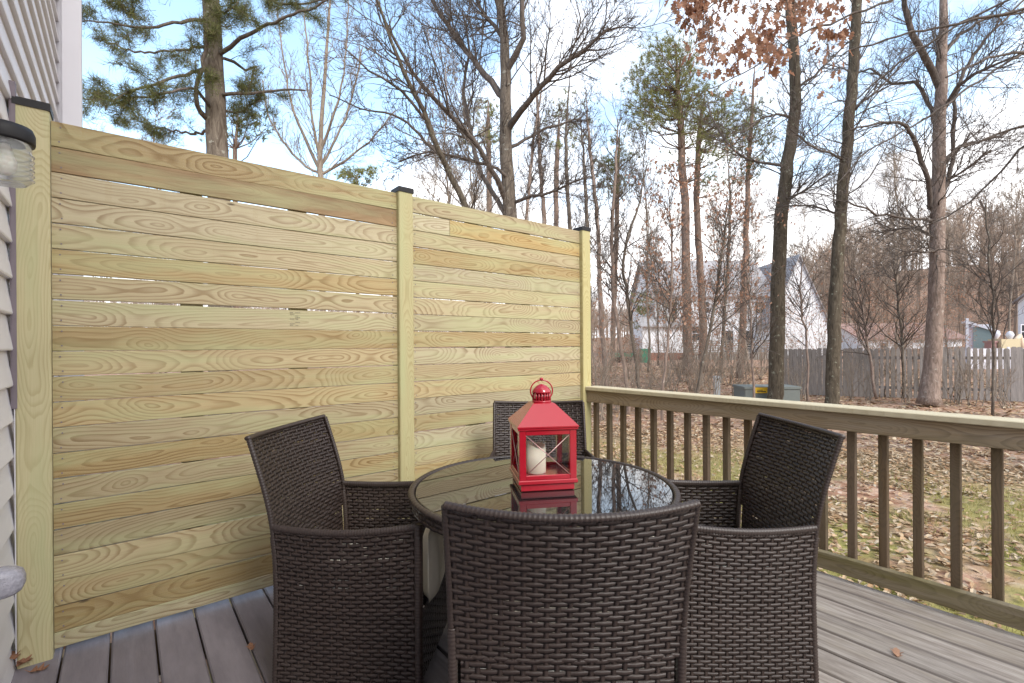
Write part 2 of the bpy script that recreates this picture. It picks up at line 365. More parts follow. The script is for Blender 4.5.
# ---------------------------------------------------------------- privacy fence
def privacy_fence():
    f=empty('privacy_fence', UV(1.3,P,0), 0, label='tall new pine privacy screen of horizontal boards on black capped posts', cat='privacy fence')
    inv=-f.location; rng=random.Random(21); top=P and 2.19
    nrm=-EX
    def part(mb,name,mat,smooth=False):
        for i,v in enumerate(mb.v): mb.v[i]=tuple(Vector(v)+inv)
        return mb.build(name,mat,f,smooth)
    for b,(u0,u1) in enumerate(((-.232,1.292),(1.385,2.900))):
        mb=MB()
        for k in range(21):
            zt=top-.1052*k; w=.1052-rng.choice((.002,.003,.004,.0055))
            if k==20: w=zt-.022
            zc=zt-w/2-.001
            r=rng.random()*9+b*10
            if b==0 and k==1: r=R_DARK
            o=UV(u0,P+.011+rng.uniform(-.002,.002),zc)
            if b==1 and k==1:
                board(mb,o,DX,.28,Zv,w,nrm,.019,.002,r,3); board(mb,o+DX*.283,DX,u1-u0-.283,Zv,w,nrm,.019,.002,r+1.1,5)
            else: board(mb,o,DX,u1-u0,Zv,w,nrm,.019,.002,r,8,rng.uniform(-.003,.003))
        part(mb,'board_panel',M['new'])
        # battens behind carry the boards
        for s in ((u0+u1)/2-.28,(u0+u1)/2+.2):
            m2=MB(); board(m2,UV(s,P+.042,.03),Zv,top-.1,DX,.09,EX,.038,.003,rng.random()*5); part(m2,'batten',M['post'])
    for i,(u,w) in enumerate(((-.285,.103),(1.338,.095),(2.95,.095))):
        mb=MB(); ht=2.235 if i==0 else 2.215
        board(mb,UV(u,P+.018,-.0 if i<2 else -.6),Zv,ht+(0 if i<2 else .6),DX,w,EX,.1,.005,i*1.7+.2,10)
        po=part(mb,'post',M['post'])
        mc=MB(); hw=w/2+.004
        c=UV(u,P+.018,ht)
        vs=[]; 
        for (s,z) in ((1,-.022),(1,.004),(.93,.010)):
            for a,b2 in ((-1,-1),(1,-1),(1,1),(-1,1)): vs.append(c+DX*(a*hw*s)+EX*(b2*.054*s)+Zv*z+inv)
        mc.add(vs,[(3,2,1,0),(8,9,10,11)]+[(j*4+k,j*4+(k+1)%4,(j+1)*4+(k+1)%4,(j+1)*4+k) for j in range(2) for k in range(4)])
        cp=mc.build('post_cap',M['black'],po)
    # nail heads beside the posts
    mb=MB()
    for k in range(21):
        for u in (-.205,1.262,1.412,2.872):
            for s in (-.03,.03):
                z=top-.1052*(k+.5)+s
                if z<.05: continue
                c=UV(u+rng.uniform(-.004,.004),P-.0004,z)
                lathe(mb,c,[(.0032,0),(.0032,.0012)],6,ax=nrm)
    part(mb,'nail_heads',M['strip'])['kind']='stuff'
    # faint inked mill stamp, two columns of blurred letters
    st=MB(); 
    z0=top-.1052*7.5
    for cidx in range(2):
        for k in range(9):
            if rng.random()<.2: continue
            zz=z0+.036-.0085*k
            for j in range(rng.choice((2,3))):
                u=.68+cidx*.027+j*.008; h=.0028
                c=UV(u,P-.0008,zz)
                st.add([c+inv, c+DX*.006+inv, c+DX*.006+Zv*h+inv, c+Zv*h+inv],[(0,1,2,3)])
    st.build('mill_stamp',M['ink'],f)
R_DARK=77.7
M['ink']=plain('faded_ink',(.20,.18,.13),.8)
privacy_fence()
# ---------------------------------------------------------------- deck railing
def railing():
    f=empty('deck_railing', UV(Q,1.0,0), 0, label='weathered wooden deck railing with pale cap board and square balusters', cat='railing'); inv=-f.location
    def part(mb,name,mat,par=f):
        for i,v in enumerate(mb.v): mb.v[i]=tuple(Vector(v)+inv)
        return mb.build(name,mat,par)
    V1=P-.035; V0=-3.2; L=V1-V0; rng=random.Random(4)
    mb=MB(); board(mb,UV(Q+.035,V0,.905),EX,L,DX,.14,Zv,.03,.004,.31,6); part(mb,'cap_rail',M['cap'])
    mb=MB(); board(mb,UV(Q,V0,.8425),EX,L,Zv,.095,DX,.038,.003,.77,6); part(mb,'top_rail',M['rail'])
    mb=MB(); board(mb,UV(Q,V0,.078),EX,L,Zv,.09,DX,.038,.003,.13,6,.004); part(mb,'bottom_rail',M['low'])
    v=2.648; i=0
    while v>V0:
        mb=MB(); board(mb,UV(Q+.039+rng.uniform(-.001,.001),v-.019,.035),Zv,.853,EX,.037,DX,.037,.003,rng.random()*5+i); part(mb,'baluster',M['bal'])
        v-=.1362; i+=1
    for v in (-.55,-3.0):
        mb=MB(); board(mb,UV(Q+.105,v,-.9),Zv,1.785,DX,.09,EX,.09,.004,2.1+v); part(mb,'post',M['bal'])
railing()
# ---------------------------------------------------------------- house wall with siding, lamp, outlet box
def house():
    UW=-.36; VC=4.487; h=empty('sided_house', UV(UW,VC,-.6),0,label='white house wall with vinyl lap siding at the left edge',cat='house'); inv=-h.location
    def part(mb,name,mat,par=h,sm=False):
        for i,v in enumerate(mb.v): mb.v[i]=tuple(Vector(v)+inv)
        return mb.build(name,mat,par,sm)
    mb=MB(); lap=.14; prof=[]
    z=-.62+.048
    prof.append((-.3,z))
    while z<6.2:
        prof+= [(0.018,z),(0.020,z+.006),(.012,z+lap*.45),(.010,z+lap*.52),(.001,z+lap-.001)]; z+=lap
    prof.append((-.3,z))
    vs=[]; n=len(prof)
    vl=(-3.4,VC)
    for v in vl:
        for a,zz in prof: vs.append(UV(UW+a,v,zz))
    fs=[(i,i+n,(i+1)%n+n,(i+1)%n) for i in range(n)]
    fs=[f[::-1] for f in fs]
    mb.add(vs,fs); mb.add([UV(UW-.3,v,zz) for v in vl for zz in (-.62,6.2)],[(0,1,3,2)])
    mb.add([UV(UW-.3,VC,-.62),UV(UW+.001,VC,-.62),UV(UW+.001,VC,6.2),UV(UW-.3,VC,6.2)],[(0,1,2,3)])
    part(mb,'siding_wall',M['vinyl'])
    mb=MB(); box(mb,(UW-.1,VC,-.6),(UW+.035,VC+.03,6.2),DX,EX); part(mb,'corner_board',M['trim'])
    mb=MB(); box(mb,(UW+.036,VC-.03,-.55),(UW+.135,VC+.05,6.2),DX,EX)
    dn=part(mb,'downspout',M['trim'])
    mb=MB()
    for zz in (2.45,4.6): box(mb,(UW+.02,VC-.034,zz),(UW+.139,VC+.054,zz+.02),DX,EX)
    part(mb,'downspout_strap',M['strip'],dn)
    mb=MB(); box(mb,(UW+.012,P-.035,1.02),(UW+.030,P-.005,2.30),DX,EX); part(mb,'trim_strip',M['strip'])
    mb=MB(); box(mb,(UW+.021,P-.035,.02),(UW+.024,P-.005,1.018),DX,EX); part(mb,'lower_trim_strip',M['trim'])
house()
def lamp():
    c=UV(0,0,0); a=-.245; Zd=1.267
    v=(Zd-a*.6268)/.7792; c=UV(a,v,0)
    o=empty('wall_lantern',c+Zv*1.765,0,label='jelly jar wall light with black cap and ribbed clear glass',cat='wall light')
    mb=MB(); pr=[(.050,-.082),(.059,-.074)]
    z=-.074
    for k in range(6): pr+= [(.0605,z+.002),(.0675,z+.007),(.0675,z+.009),(.0605,z+.014)]; z+=.014
    pr+=[(.062,z+.006),(.060,.045)]
    full=pr+[(.057,.045)]+[(max(r-.004,.0),zz+.001) for r,zz in pr[::-1]]
    lathe(mb,Vector((0,0,0)),full,40,cap=False)
    lathe(mb,Vector((0,0,0)),[(.0005,-.084),(.050,-.082)],40,cap=False)
    mb.build('glass_jar',M['jar'],o,True)
    mb=MB(); lathe(mb,Vector((0,0,0)),[(.0685,.035),(.070,.04),(.070,.065),(.064,.080),(.04,.088),(.001,.09)],40); mb.build('cap',M['black'],o,True)
    mb=MB(); tube(mb,[(0,0,.07),-DX*.06+Zv*.075,-DX*.10+Zv*.05],.016,10); lathe(mb,-DX*.104+Zv*.04,[(.05,-.012),(.055,0),(.055,.004)],24,ax=-DX); mb.build('bracket',M['black'],o,True)
    mb=MB(); lathe(mb,Vector((0,0,0)),[(.012,.03),(.014,.02),(.028,-.02),(.026,-.045),(.01,-.058),(.001,-.06)],20); mb.build('bulb',M['candle'],o,True); o.scale=(.85,.85,.92)
lamp()
def outlet():
    a=-.30; Zd=1.543; v=(Zd-a*.6268)/.7792
    o=empty('outlet_cover',UV(a,v,.506),0,label='cloudy plastic weatherproof outlet cover low on the siding wall',cat='outlet cover')
    mb=MB(); n=20; rows=[(-.045,.04),(-.02,.045),(.0,.044),(.02,.040),(.036,.030),(.044,.012)]
    vs=[];
    for d,r in rows:
        for k in range(n):
            t=2*PI*k/n; ex=lambda q:(abs(q)**.6)*(1 if q>=0 else -1)
            vs.append(DX*d+EX*(ex(math.cos(t))*r)+Zv*(ex(math.sin(t))*r*1.05))
    fs=[(i*n+k,i*n+(k+1)%n,(i+1)*n+(k+1)%n,(i+1)*n+k) for i in range(len(rows)-1) for k in range(n)]+[tuple((len(rows)-1)*n+k for k in range(n))]
    mb.add(vs,fs); mb.build('cover',M['cloudy'],o,True)
    mb=MB(); board(mb,-DX*.047-Zv*.055,Zv,.11,EX,.09,DX,.012,.003); mb.build('back_plate',M['trim'],o)
outlet()
# ---------------------------------------------------------------- wicker chair
def weave(mb, Sf, ul, vl, su=.0265, sv=.0150, amp=.0015, rng=R, hv=.56, seed=0):
    """plaited resin strands: Sf(u,v)->(point,normal); strands run along u, stakes along v"""
    nu=max(2,round(ul/su)); nv=max(2,round(vl/sv))
    for j in range(nv):
        v=(j+.5)/nv; dv=hv/nv; vs=[]; at=[]; r=rng.random()*50; fs=[]
        jit=rng.uniform(-.06,.06)/nv
        N=nu*2
        for i in range(N+1):
            u=i/N; k=i/2-.5
            off=amp*math.sin((k+.5)*PI+ (PI if j%2 else 0))
            wv=dv*(1-.05*abs(math.sin((k+.5)*PI)))
            jv=jit+dv*.16*math.sin(k*.9+r)+dv*rng.uniform(-.07,.07); p,n=Sf(u,min(1,max(0,v+jv))); a,_=Sf(u,max(0,v+jv-wv)); b,_=Sf(u,min(1,v+jv+wv))
            c=p+n*off
            vs+= [a+n*(off*.8), c+n*.0013, b+n*(off*.8), c-n*.0013]
            at+= [(u*ul+r,.2,r),(u*ul+r,.5,r),(u*ul+r,.8,r),(u*ul+r,.5,r)]
        for i in range(N):
            for q in range(4): fs.append((i*4+q,i*4+(q+1)%4,(i+1)*4+(q+1)%4,(i+1)*4+q))
        mb.add(vs,fs,at)
    for s in range(nu):
        u=(s+.5)/nu; hu=.0065/ul; vs=[]; fs=[]; r=rng.random()*50; at=[]
        N=nv
        for i in range(N):
            v=(i+.5)/nv; off=-amp*.85*(1 if (s%2==0) else -1)*(1 if i%2==0 else -1)
            a,n=Sf(max(0,u-hu),v); b,_=Sf(min(1,u+hu),v)
            vs+=[a+n*off,(a+b)/2+n*(off+.001),b+n*off,(a+b)/2+n*(off-.001)]; at+=[(v*vl,.3,r)]*4
        for i in range(N-1):
            for q in range(4): fs.append((i*4+q,i*4+(q+1)%4,(i+1)*4+(q+1)%4,(i+1)*4+q))
        mb.add(vs,fs,at)
def wrapped(mb, pts, r, flat=1., pitch=.010, n=10, ref=None, rng=R):
    P=catmull(pts, pitch/3); rad=[]
    for i in range(len(P)): rad.append(r*(1.0 if i%3 else .84))
    tube(mb,P,rad,n,True,flat,ref,rnd=rng.random()*9)
def lerp_tab(tab,x):
    for (a,fa),(b,fb) in zip(tab,tab[1:]):
        if x<=b:
            t=(x-a)/(b-a); t=max(0,t); return fa+(fb-fa)*t
    return tab[-1][1]
def mkchair(name='wicker_armchair', slot=True):
    root=empty(name)
    HW=.278; FR=.258; TOPZ=.898
    import functools
    tab=[(0,-.270),(.2,-.262),(.4,-.258),(.55,-.266),(.64,-.280),(.75,-.310),(.86,-.348),(.93,-.375)]
    def yb(z):   # smoothed rear profile
        return (lerp_tab(tab,max(0,z-.05))+lerp_tab(tab,z)+lerp_tab(tab,min(.93,z+.05)))/3
    def sag(z): return .012+.046*smooth(.35,.85,z)
    def Sback(z0,z1,inset=0):
        hw=HW-inset
        def f(u,v):
            z=z0+(z1-z0)*v; x=-hw+2*hw*u
            s=sag(z); q=1-(x/HW)**2
            zz=z-(.012*q*smooth(.6,.92,z))
            y=yb(zz)-s*q
            n=Vector((-2*s*x/HW**2*-1*0 - 2*s*x/HW**2*-1, -1, -.25 if z>.6 else 0)); n=Vector((2*s*x/HW**2,-1,0)).normalized()
            return Vector((x,y,zz)),n
        return f
    rng=random.Random(8)
    mb=MB(); weave(mb,Sback(.50,TOPZ),.56,.42,rng=rng); weave(mb,Sback(.07,.512,.022),.51,.442,rng=rng)
    # rolled frame round the backrest
    S1=Sback(0,TOPZ)
    wrapped(mb,[S1(i/12,1)[0]+Vector((0,0,.004)) for i in range(13)],.0115,.8,ref=Zv,rng=rng)
    back=mb.build('backrest',M['wicker'],root,True)
    for s in (0,1):
        mb=MB(); wrapped(mb,[S1(s,i/10)[0]+Vector((0,.004,0)) for i in range(5,11)],.0095,1,rng=rng)
        mb.build('backrest_edging',M['wicker'],back,True)
    def za(y):
        t=(y+.28)/.55; return .606+.022*t*t-.010*math.sin(PI*min(1,max(0,t)))
    for s in (-1,1):
        def Sside(u,v,s=s):
            # u front -> rear, v bottom -> top; the side bows out a little
            zt=za(0); z=.05+(zt-.05)*v
            yr=yb(z)+.006; y=FR+(yr-FR)*u
            z=.05+(za(y)-.05)*v
            x=s*(HW+.004+.018*math.sin(PI*u)*smooth(.1,.6,z)+.008*(1-u))
            return Vector((x,y,z)),Vector((s,0,0))
        mb=MB(); weave(mb,Sside,.55,.58,rng=rng)
        a=mb.build('arm_panel',M['wicker'],root,True)
        mb=MB(); pts=[]
        for i in range(13):
            u=i/12; p,_=Sside(u,1); pts.append(p+Vector((-s*.004,0,.006)))
        pts=[pts[0]+Vector((0,.008,-.05)),pts[0]+Vector((0,.012,-.02))]+pts
        wrapped(mb,pts,.0135,.75,rng=rng,ref=Vector((1,0,0)))
        mb.build('armrest',M['wicker'],a,True)
        # front and rear legs
        mb=MB(); wrapped(mb,[Vector((s*(HW+.008),FR+.008,z)) for z in (0,.2,.4,.6,.64)],.016,1,rng=rng); mb.build('leg',M['wicker'],root,True)
        mb=MB(); wrapped(mb,[Vector((s*(HW-.002),yb(z)+.004,z)) for z in (0,.15,.3,.4,.5,.58)],.0120,1,rng=rng); mb.build('leg',M['wicker'],root,True)
    mb=MB()
    weave(mb,lambda u,v:(Vector((-HW+2*HW*u,FR+.004,.07+.25*v)),Vector((0,1,0))),.556,.25,rng=rng)
    weave(mb,lambda u,v:(Vector((-HW+2*HW*u,-.25+.49*v,.325)),Vector((0,0,1))),.556,.49,rng=rng)
    mb.build('seat_frame',M['wicker'],root,True)
    # cushion
    mb=MB(); n=18; m=14; vs=[]; fs=[]
    def cz(u,v):
        ex=(1-abs(2*u-1)**5)*(1-abs(2*v-1)**5); return max(0,ex)**.45
    for side in (1,-1):
        for j in range(m+1):
            for i in range(n+1):
                u,v=i/n,j/m; k=cz(u,v)
                vs.append(Vector((-.25+.50*u,-.22+.47*v,.375+side*.045*k)))
        o=0 if side==1 else (n+1)*(m+1)
        for j in range(m):
            for i in range(n):
                q=(o+j*(n+1)+i,o+j*(n+1)+i+1,o+(j+1)*(n+1)+i+1,o+(j+1)*(n+1)+i); fs.append(q if side==1 else q[::-1])
    mb.add(vs,fs); cu=mb.build('seat_cushion',M['cush'],root,True)
    mb=MB(); pp=[]
    for k in range(60):
        a=2*PI*k/60; ex=lambda q:(abs(q)**.35)*(1 if q>=0 else -1)
        pp.append((.25*ex(math.cos(a)),.015+.235*ex(math.sin(a)),.375))
    pp.append(pp[0]); tube(mb,pp,.004,6); mb.build('piping',M['cush'],cu,True)
    return root
chair=mkchair()
# x, depth, heading (direction the sitter faces, degrees clockwise from +Y), label
CH=[(.128,1.42,0,'brown wicker armchair nearest the viewer, seen from behind its curved back'),
    (-.56,1.96,96,'brown wicker armchair on the left of the glass table, in front of the board fence'),
    (.785,1.95,-90,'brown wicker armchair on the right of the glass table, beside the railing'),
    (.165,2.66,180,'brown wicker armchair at the far side of the table behind the red lantern')]
for i,(x,y,a,l) in enumerate(CH):
    c=chair if i==0 else copy_tree(chair)
    c.location=(x,y,0); 
    if i in (1,2):
        for ch in c.children:
            if ch.name.startswith('backrest'): ch.scale=(1,1,1.028)
    c.rotation_euler=(0,0,-math.radians(a))
    tag(c,l,'armchair','wicker armchairs around the glass table')
def loose_cushion():
    o=empty('loose_cushion',(-.300,1.93,.335),0,label='cream cushion standing on edge in the gap between left chair and front chair',cat='cushion')
    n=16; vs=[]; fs=[]
    for side in (1,-1):
        for j in range(n+1):
            for i in range(n+1):
                u,v=i/n,j/n; k=max(0,(1-abs(2*u-1)**6)*(1-abs(2*v-1)**6))**.45
                vs.append(Vector((.0+side*.036*k,-.23+.46*u,.01+.245*v)))
        b=0 if side==1 else (n+1)**2
        for j in range(n):
            for i in range(n):
                q=(b+j*(n+1)+i,b+j*(n+1)+i+1,b+(j+1)*(n+1)+i+1,b+(j+1)*(n+1)+i); fs.append(q if side==1 else q[::-1])
    mb=MB(); mb.add(vs,fs); mb.build('cushion_cover',M['cush'],o,True)
    mb=MB(); pp=[]
    for k in range(61):
        a=2*PI*k/60; ex=lambda q:(abs(q)**.3)*(1 if q>=0 else -1)
        pp.append((0,.235*ex(math.cos(a)),.1325+.1255*ex(math.sin(a))))
    tube(mb,pp,.004,6); mb.build('piping',M['cush'],o,True)
loose_cushion()
# ---------------------------------------------------------------- table
TX,TY,TR,TZ=.112,1.85,.497,.72
def table():
    o=empty('patio_table',(TX,TY,0),0,label='round patio table with dark reflective glass top and woven brown rim',cat='table')
    mb=MB(); lathe(mb,Vector((0,0,0)),[(TR-.022,TZ-.008),(TR-.019,TZ-.006),(TR-.019,TZ-.002),(TR-.022,TZ)],96); mb.build('glass_top',M['top'],o,False)
    mb=MB(); n=400; N=14; vs=[];at=[];fs=[]
    for i in range(n):
        a=2*PI*i/n; rr=.0125*(1 if i%3 else .84)
        for k in range(N):
            b=2*PI*k/N; q=TR-.004+rr*math.cos(b)
            vs.append((q*math.cos(a),q*math.sin(a),TZ-.004+rr*.75*math.sin(b))); at.append((a*TR,k/N,.3))
    for i in range(n):
        for k in range(N): fs.append((i*N+k,((i+1)%n)*N+k,((i+1)%n)*N+(k+1)%N,i*N+(k+1)%N))
    mb.add(vs,fs,at)
    weave(mb,lambda u,v:(Vector(((TR-.008)*math.cos(2*PI*u),(TR-.008)*math.sin(2*PI*u),TZ-.055+.047*v)),Vector((math.cos(2*PI*u),math.sin(2*PI*u),0))),2*PI*TR,.047,rng=random.Random(2))
    mb.build('woven_rim',M['wicker'],o,True)
    for k in range(4):
        a=PI/4+k*PI/2; mb=MB()
        wrapped(mb,[Vector((.40*math.cos(a),.40*math.sin(a),TZ-.03)),Vector((.38*math.cos(a),.38*math.sin(a),.4)),Vector((.40*math.cos(a),.40*math.sin(a),0))],.02); mb.build('leg',M['wicker'],o,True)
    mb=MB(); 
    for k in range(2):
        a=PI/4+k*PI/2; tube(mb,[(-.37*math.cos(a),-.37*math.sin(a),.3),(.37*math.cos(a),.37*math.sin(a),.3)],.012,8)
    mb.build('cross_brace',M['wicker'],o,True)
table()
# ---------------------------------------------------------------- lantern and candle
def lantern():
    c=Vector((.113,1.86,TZ+.001)); rz=math.radians(9)
    global LO
    o=LO=empty('candle_lantern',c,rz,label='glossy red metal candle lantern with ring handle and crossed wires',cat='lantern')
    def fr(mb,x0,x1,y0,y1,z0,z1): box(mb,(x0,y0,z0),(x1,y1,z1))
    B=.098; D=.098
    mb=MB()   # stepped base
    def slab(h0,h1,a,b,ch=.003):
        vs=[]
        for (s,z) in ((a-ch,h0),(a,h0+ch),(b,h1-ch),(b-ch,h1)):
            for p,q in ((-1,-1),(1,-1),(1,1),(-1,1)): vs.append((p*s,q*s,z))
        mb.add(vs,[(3,2,1,0),(12,13,14,15)]+[(j*4+k,j*4+(k+1)%4,(j+1)*4+(k+1)%4,(j+1)*4+k) for j in range(3) for k in range(4)])
    slab(0,.026,.094,.094); slab(.026,.042,.104,.104)
    mb.build('base',M['red'],o)
    mb=MB()
    z0,z1=.042,.222
    for p in (-1,1):
        for q in (-1,1):
            board(mb,Vector((p*.089,q*.089,z0)),Zv,z1-z0,Vector((1,0,0)),.024,Vector((0,1,0)),.024,.002)
    for p in (-1,1):
        for zz in (.050,.213):
            board(mb,Vector((-.0765,p*.093,zz)),Vector((1,0,0)),.153,Zv,.017,Vector((0,1,0)),.014,.002)
            board(mb,Vector((p*.093,-.0765,zz)),Vector((0,1,0)),.153,Zv,.017,Vector((1,0,0)),.014,.002)
    mb.build('frame',M['red'],o)
    for k in range(4):
        a=k*PI/2; ca,sa=math.cos(a),math.sin(a)
        rot=lambda x,y,z:(x*ca-y*sa,x*sa+y*ca,z)
        mb=MB(); mb.add([rot(-.0765,-.089,.0585),rot(.0765,-.089,.0585),rot(.0765,-.089,.2045),rot(-.0765,-.089,.2045),rot(-.0765,-.087,.0585),rot(.0765,-.087,.0585),rot(.0765,-.087,.2045),rot(-.0765,-.087,.2045)],[(0,1,2,3),(7,6,5,4),(0,4,5,1),(3,2,6,7)])
        pn=mb.build('pane',M['pane'],o)
        mb=MB(); tube(mb,[rot(-.078,-.096,.058),rot(.078,-.096,.205)],.0016,6); tube(mb,[rot(.078,-.0992,.058),rot(-.078,-.0992,.205)],.0016,6)
        mb.build('cross_wire',M['wire'],pn,True)
    mb=MB(); slab(.222,.232,.106,.106); 
    vs=[]
    for s,z in ((.108,.232),(.108,.237),(.040,.312),(.034,.315)):
        for p,q in ((-1,-1),(1,-1),(1,1),(-1,1)): vs.append((p*s,q*s,z))
    mb.add(vs,[(3,2,1,0),(12,13,14,15)]+[(j*4+k,j*4+(k+1)%4,(j+1)*4+(k+1)%4,(j+1)*4+k) for j in range(3) for k in range(4)])
    rf=mb.build('roof',M['red'],o)
    mb=MB(); lathe(mb,Vector((0,0,0)),[(.034,.313),(.036,.318),(.034,.322),(.029,.322)],32)
    for k in range(18):
        a=2*PI*k/18; tube(mb,[(.032*math.cos(a),.032*math.sin(a),.32),(.031*math.cos(a),.031*math.sin(a),.350)],.0026,6)
    lathe(mb,Vector((0,0,0)),[(.022,.318),(.022,.352)],24)
    lathe(mb,Vector((0,0,0)),[(.030,.349),(.035,.351),(.035,.355),(.029,.366),(.018,.377),(.006,.383),(.001,.384)],32)
    mb.build('vent_cap',M['red'],rf,True)
    mb=MB(); pts=[(.041*math.sin(2*PI*k/40),0,.3535+.041*math.cos(2*PI*k/40)) for k in range(41)]
    pts=[(x,y,z+.004) for x,y,z in [(a,0,c) for a,b,c in pts]]
    tube(mb,pts,.0026,8,False)
    lathe(mb,Vector((0,0,.4020)),[(.001,-.007),(.006,-.004),(.0075,0),(.006,.004),(.001,.007)],12)
    mb.build('ring_handle',M['red'],rf,True)
    o.scale=(1.06,1.06,1.0)
    cm=Vector((-.022,.008,.0425)); q=Matrix.Rotation(rz,3,'Z')@cm
    cd=MB(); n=32; vs=[]
    prof=[(.037,0),(.038,.003),(.038,.108)]
    for i,(r,z) in enumerate(prof):
        for k in range(n):
            a=2*PI*k/n; vs.append((r*math.cos(a),r*math.sin(a),z+(0 if i<2 else .014*math.sin(a*2+1)*.4-.010*math.cos(a+.4))))
    for r,dz in ((.031,-.001),(.012,-.012)):
        for k in range(n):
            a=2*PI*k/n; vs.append((r*math.cos(a),r*math.sin(a),.108+dz+(.014*math.sin(a*2+1)*.4-.010*math.cos(a+.4))*(r/.037)))
    fs=[(i*n+k,i*n+(k+1)%n,(i+1)*n+(k+1)%n,(i+1)*n+k) for i in range(4) for k in range(n)]+[tuple(4*n+k for k in range(n)),tuple(range(n-1,-1,-1))]
    cd.add(vs,fs); co=cd.build('pillar_candle',M['candle'],None,True); co.location=c+q
    tag(co,'ivory pillar candle with uneven melted top inside the red lantern','candle')
    wk=MB(); tube(wk,[(0,0,.09),(.001,0,.102),(.003,.001,.110)],.0012,5); wk.build('wick',M['black'],co)
lantern()
# ---------------------------------------------------------------- trees
class Tree:
    def __init__(s, name, base, trunkmat, twigmat, label, group='trees in the wood behind the deck', cat='tree', seed=0):
        s.o=empty(name, base, 0, label=label, cat=cat, group=group); s.base=Vector(base)
        s.tr=MB(); s.br=MB(); s.cr=MB(); s.tm=trunkmat; s.bm=twigmat; s.rng=random.Random(seed); s.tips=[]
    def limb(s, pts, trunk=False, n=8, step=.35, jit=.0):
        """pts: (x,y,z,r); returns smoothed list"""
        P=catmull(pts, step); rr=[p[3] for p in P]
        Q=[Vector(p[:3])-s.base+Vector((s.rng.gauss(0,jit),s.rng.gauss(0,jit),s.rng.gauss(0,jit))) for p in P]
        if trunk and not hasattr(s,'axis'): s.axis=Q
        elif not trunk and hasattr(s,'axis'):      # root the limb inside the trunk
            k=min(range(len(s.axis)),key=lambda i:(s.axis[i]-Q[0]).length); a=s.axis[max(0,k-(1 if step<.35 else 0))]
            if .01<(a-Q[0]).length<.9: Q=[a]+Q; rr=[rr[0]*1.1]+list(rr)
        tube(s.tr if trunk else s.br, Q, rr, n, True)
        return Q,rr
    def grow(s, p, d, L, r, lvl, spread=.75, up=.12, nb=(0,7,6,4), seg=6, rmin=.004, wob=.16):
        rng=s.rng; pts=[p.copy()]; d=d.normalized(); n=max(3,seg-lvl//2); dirs=[]
        for i in range(n):
            d=(d+Vector((rng.gauss(0,wob),rng.gauss(0,wob),rng.gauss(0,wob)+up*.35))).normalized(); p=p+d*(L/n); pts.append(p.copy()); dirs.append(d.copy())
        rad=[max(rmin*.6, r*(1-.82*i/n)) for i in range(n+1)]
        tube(s.br, pts, rad, 5 if r>.03 else 3, False, rnd=rng.random())
        k=nb[lvl] if lvl<len(nb) else 0
        for q in range(k):
            t=rng.uniform(.18,1.0); i=min(n-1,int(t*n)); pp=pts[i].lerp(pts[i+1], t*n-i)
            ax=dirs[i]; u,w=frame_at(ax); a=rng.uniform(0,2*PI); sp=spread*rng.uniform(.7,1.25)
            dd=ax*math.cos(sp)+(u*math.cos(a)+w*math.sin(a))*math.sin(sp)
            s.grow(pp, dd, L*rng.uniform(.35,.62)*(1.15-.5*t), max(rmin,rad[i]*.6), lvl+1, spread, up, nb, seg, rmin, wob)
        if lvl+1>=len(nb) or k==0: s.tips.append((pts[-1],d)); s.tips.append((pts[n//2],dirs[n//2]))
    def feather(s, Q, rr, num, L, lvl=1, spread=1.0, lo=.15, hi=1., side=None, **k):
        rng=s.rng
        for q in range(num):
            t=rng.uniform(lo,hi); i=min(len(Q)-2,int(t*(len(Q)-1))); pp=Q[i].lerp(Q[i+1], t*(len(Q)-1)-i)
            ax=(Q[i+1]-Q[i]).normalized(); u,w=frame_at(ax); a=rng.uniform(0,2*PI); sp=spread*rng.uniform(.7,1.2)
            dd=ax*math.cos(sp)+(u*math.cos(a)+w*math.sin(a))*math.sin(sp)
            if side is not None: dd=(dd+side*.8).normalized()
            s.grow(pp, dd, L*rng.uniform(.6,1.2)*(1.2-.6*t), min(rr[i]*.55,max(.008,L*.012)), lvl, **k)
    def leaves(s, size, num, kind='leaf', spread=.15, mat=None, keep=1., wid=.018):
        rng=s.rng
        for p,d in s.tips:
            if rng.random()>keep: continue
            for q in range(num):
                if kind=='needle':
                    u,w=frame_at(d); a=rng.uniform(0,2*PI); sp=rng.uniform(.3,1.35)
                    dd=(d*math.cos(sp)+(u*math.cos(a)+w*math.sin(a))*math.sin(sp)); b=p-d*rng.uniform(0,spread)
                    e=b+dd*size*rng.uniform(.7,1.15); sd=dd.cross(Vector((rng.random()-.5,rng.random()-.5,rng.random()-.5))).normalized()*(size*wid)
                    s.cr.add([b-sd,b+sd,e],[(0,1,2)],[(0,0,rng.random())]*3)
                else:
                    b=p+Vector((rng.gauss(0,spread),rng.gauss(0,spread),rng.gauss(0,spread)-.3*spread)); dd=Vector((rng.gauss(0,.5),rng.gauss(0,.5),-1 if rng.random()<.7 else .3)).normalized()
                    sd=dd.cross(Vector((rng.random()-.5,rng.random()-.5,rng.random()-.5))).normalized(); nn=dd.cross(sd)
                    sz=size*rng.uniform(.6,1.2); P=[]
                    for a,c,h in ((0,0,0),(.22,.30,.12),(.30,.12,.05),(.52,.42,.15),(.6,.16,.04),(.8,.26,.1),(1,0,-.05),(.8,-.26,.1),(.6,-.16,.04),(.52,-.42,.15),(.30,-.12,.05),(.22,-.30,.12)):
                        P.append(b+dd*(a*sz)+sd*(c*sz)+nn*(h*sz))
                    s.cr.add(P,[(0,1,2,10,11),(2,3,4,8,9,10),(4,5,6,7,8)],[(0,0,rng.random())]*12)
        s.cm=mat
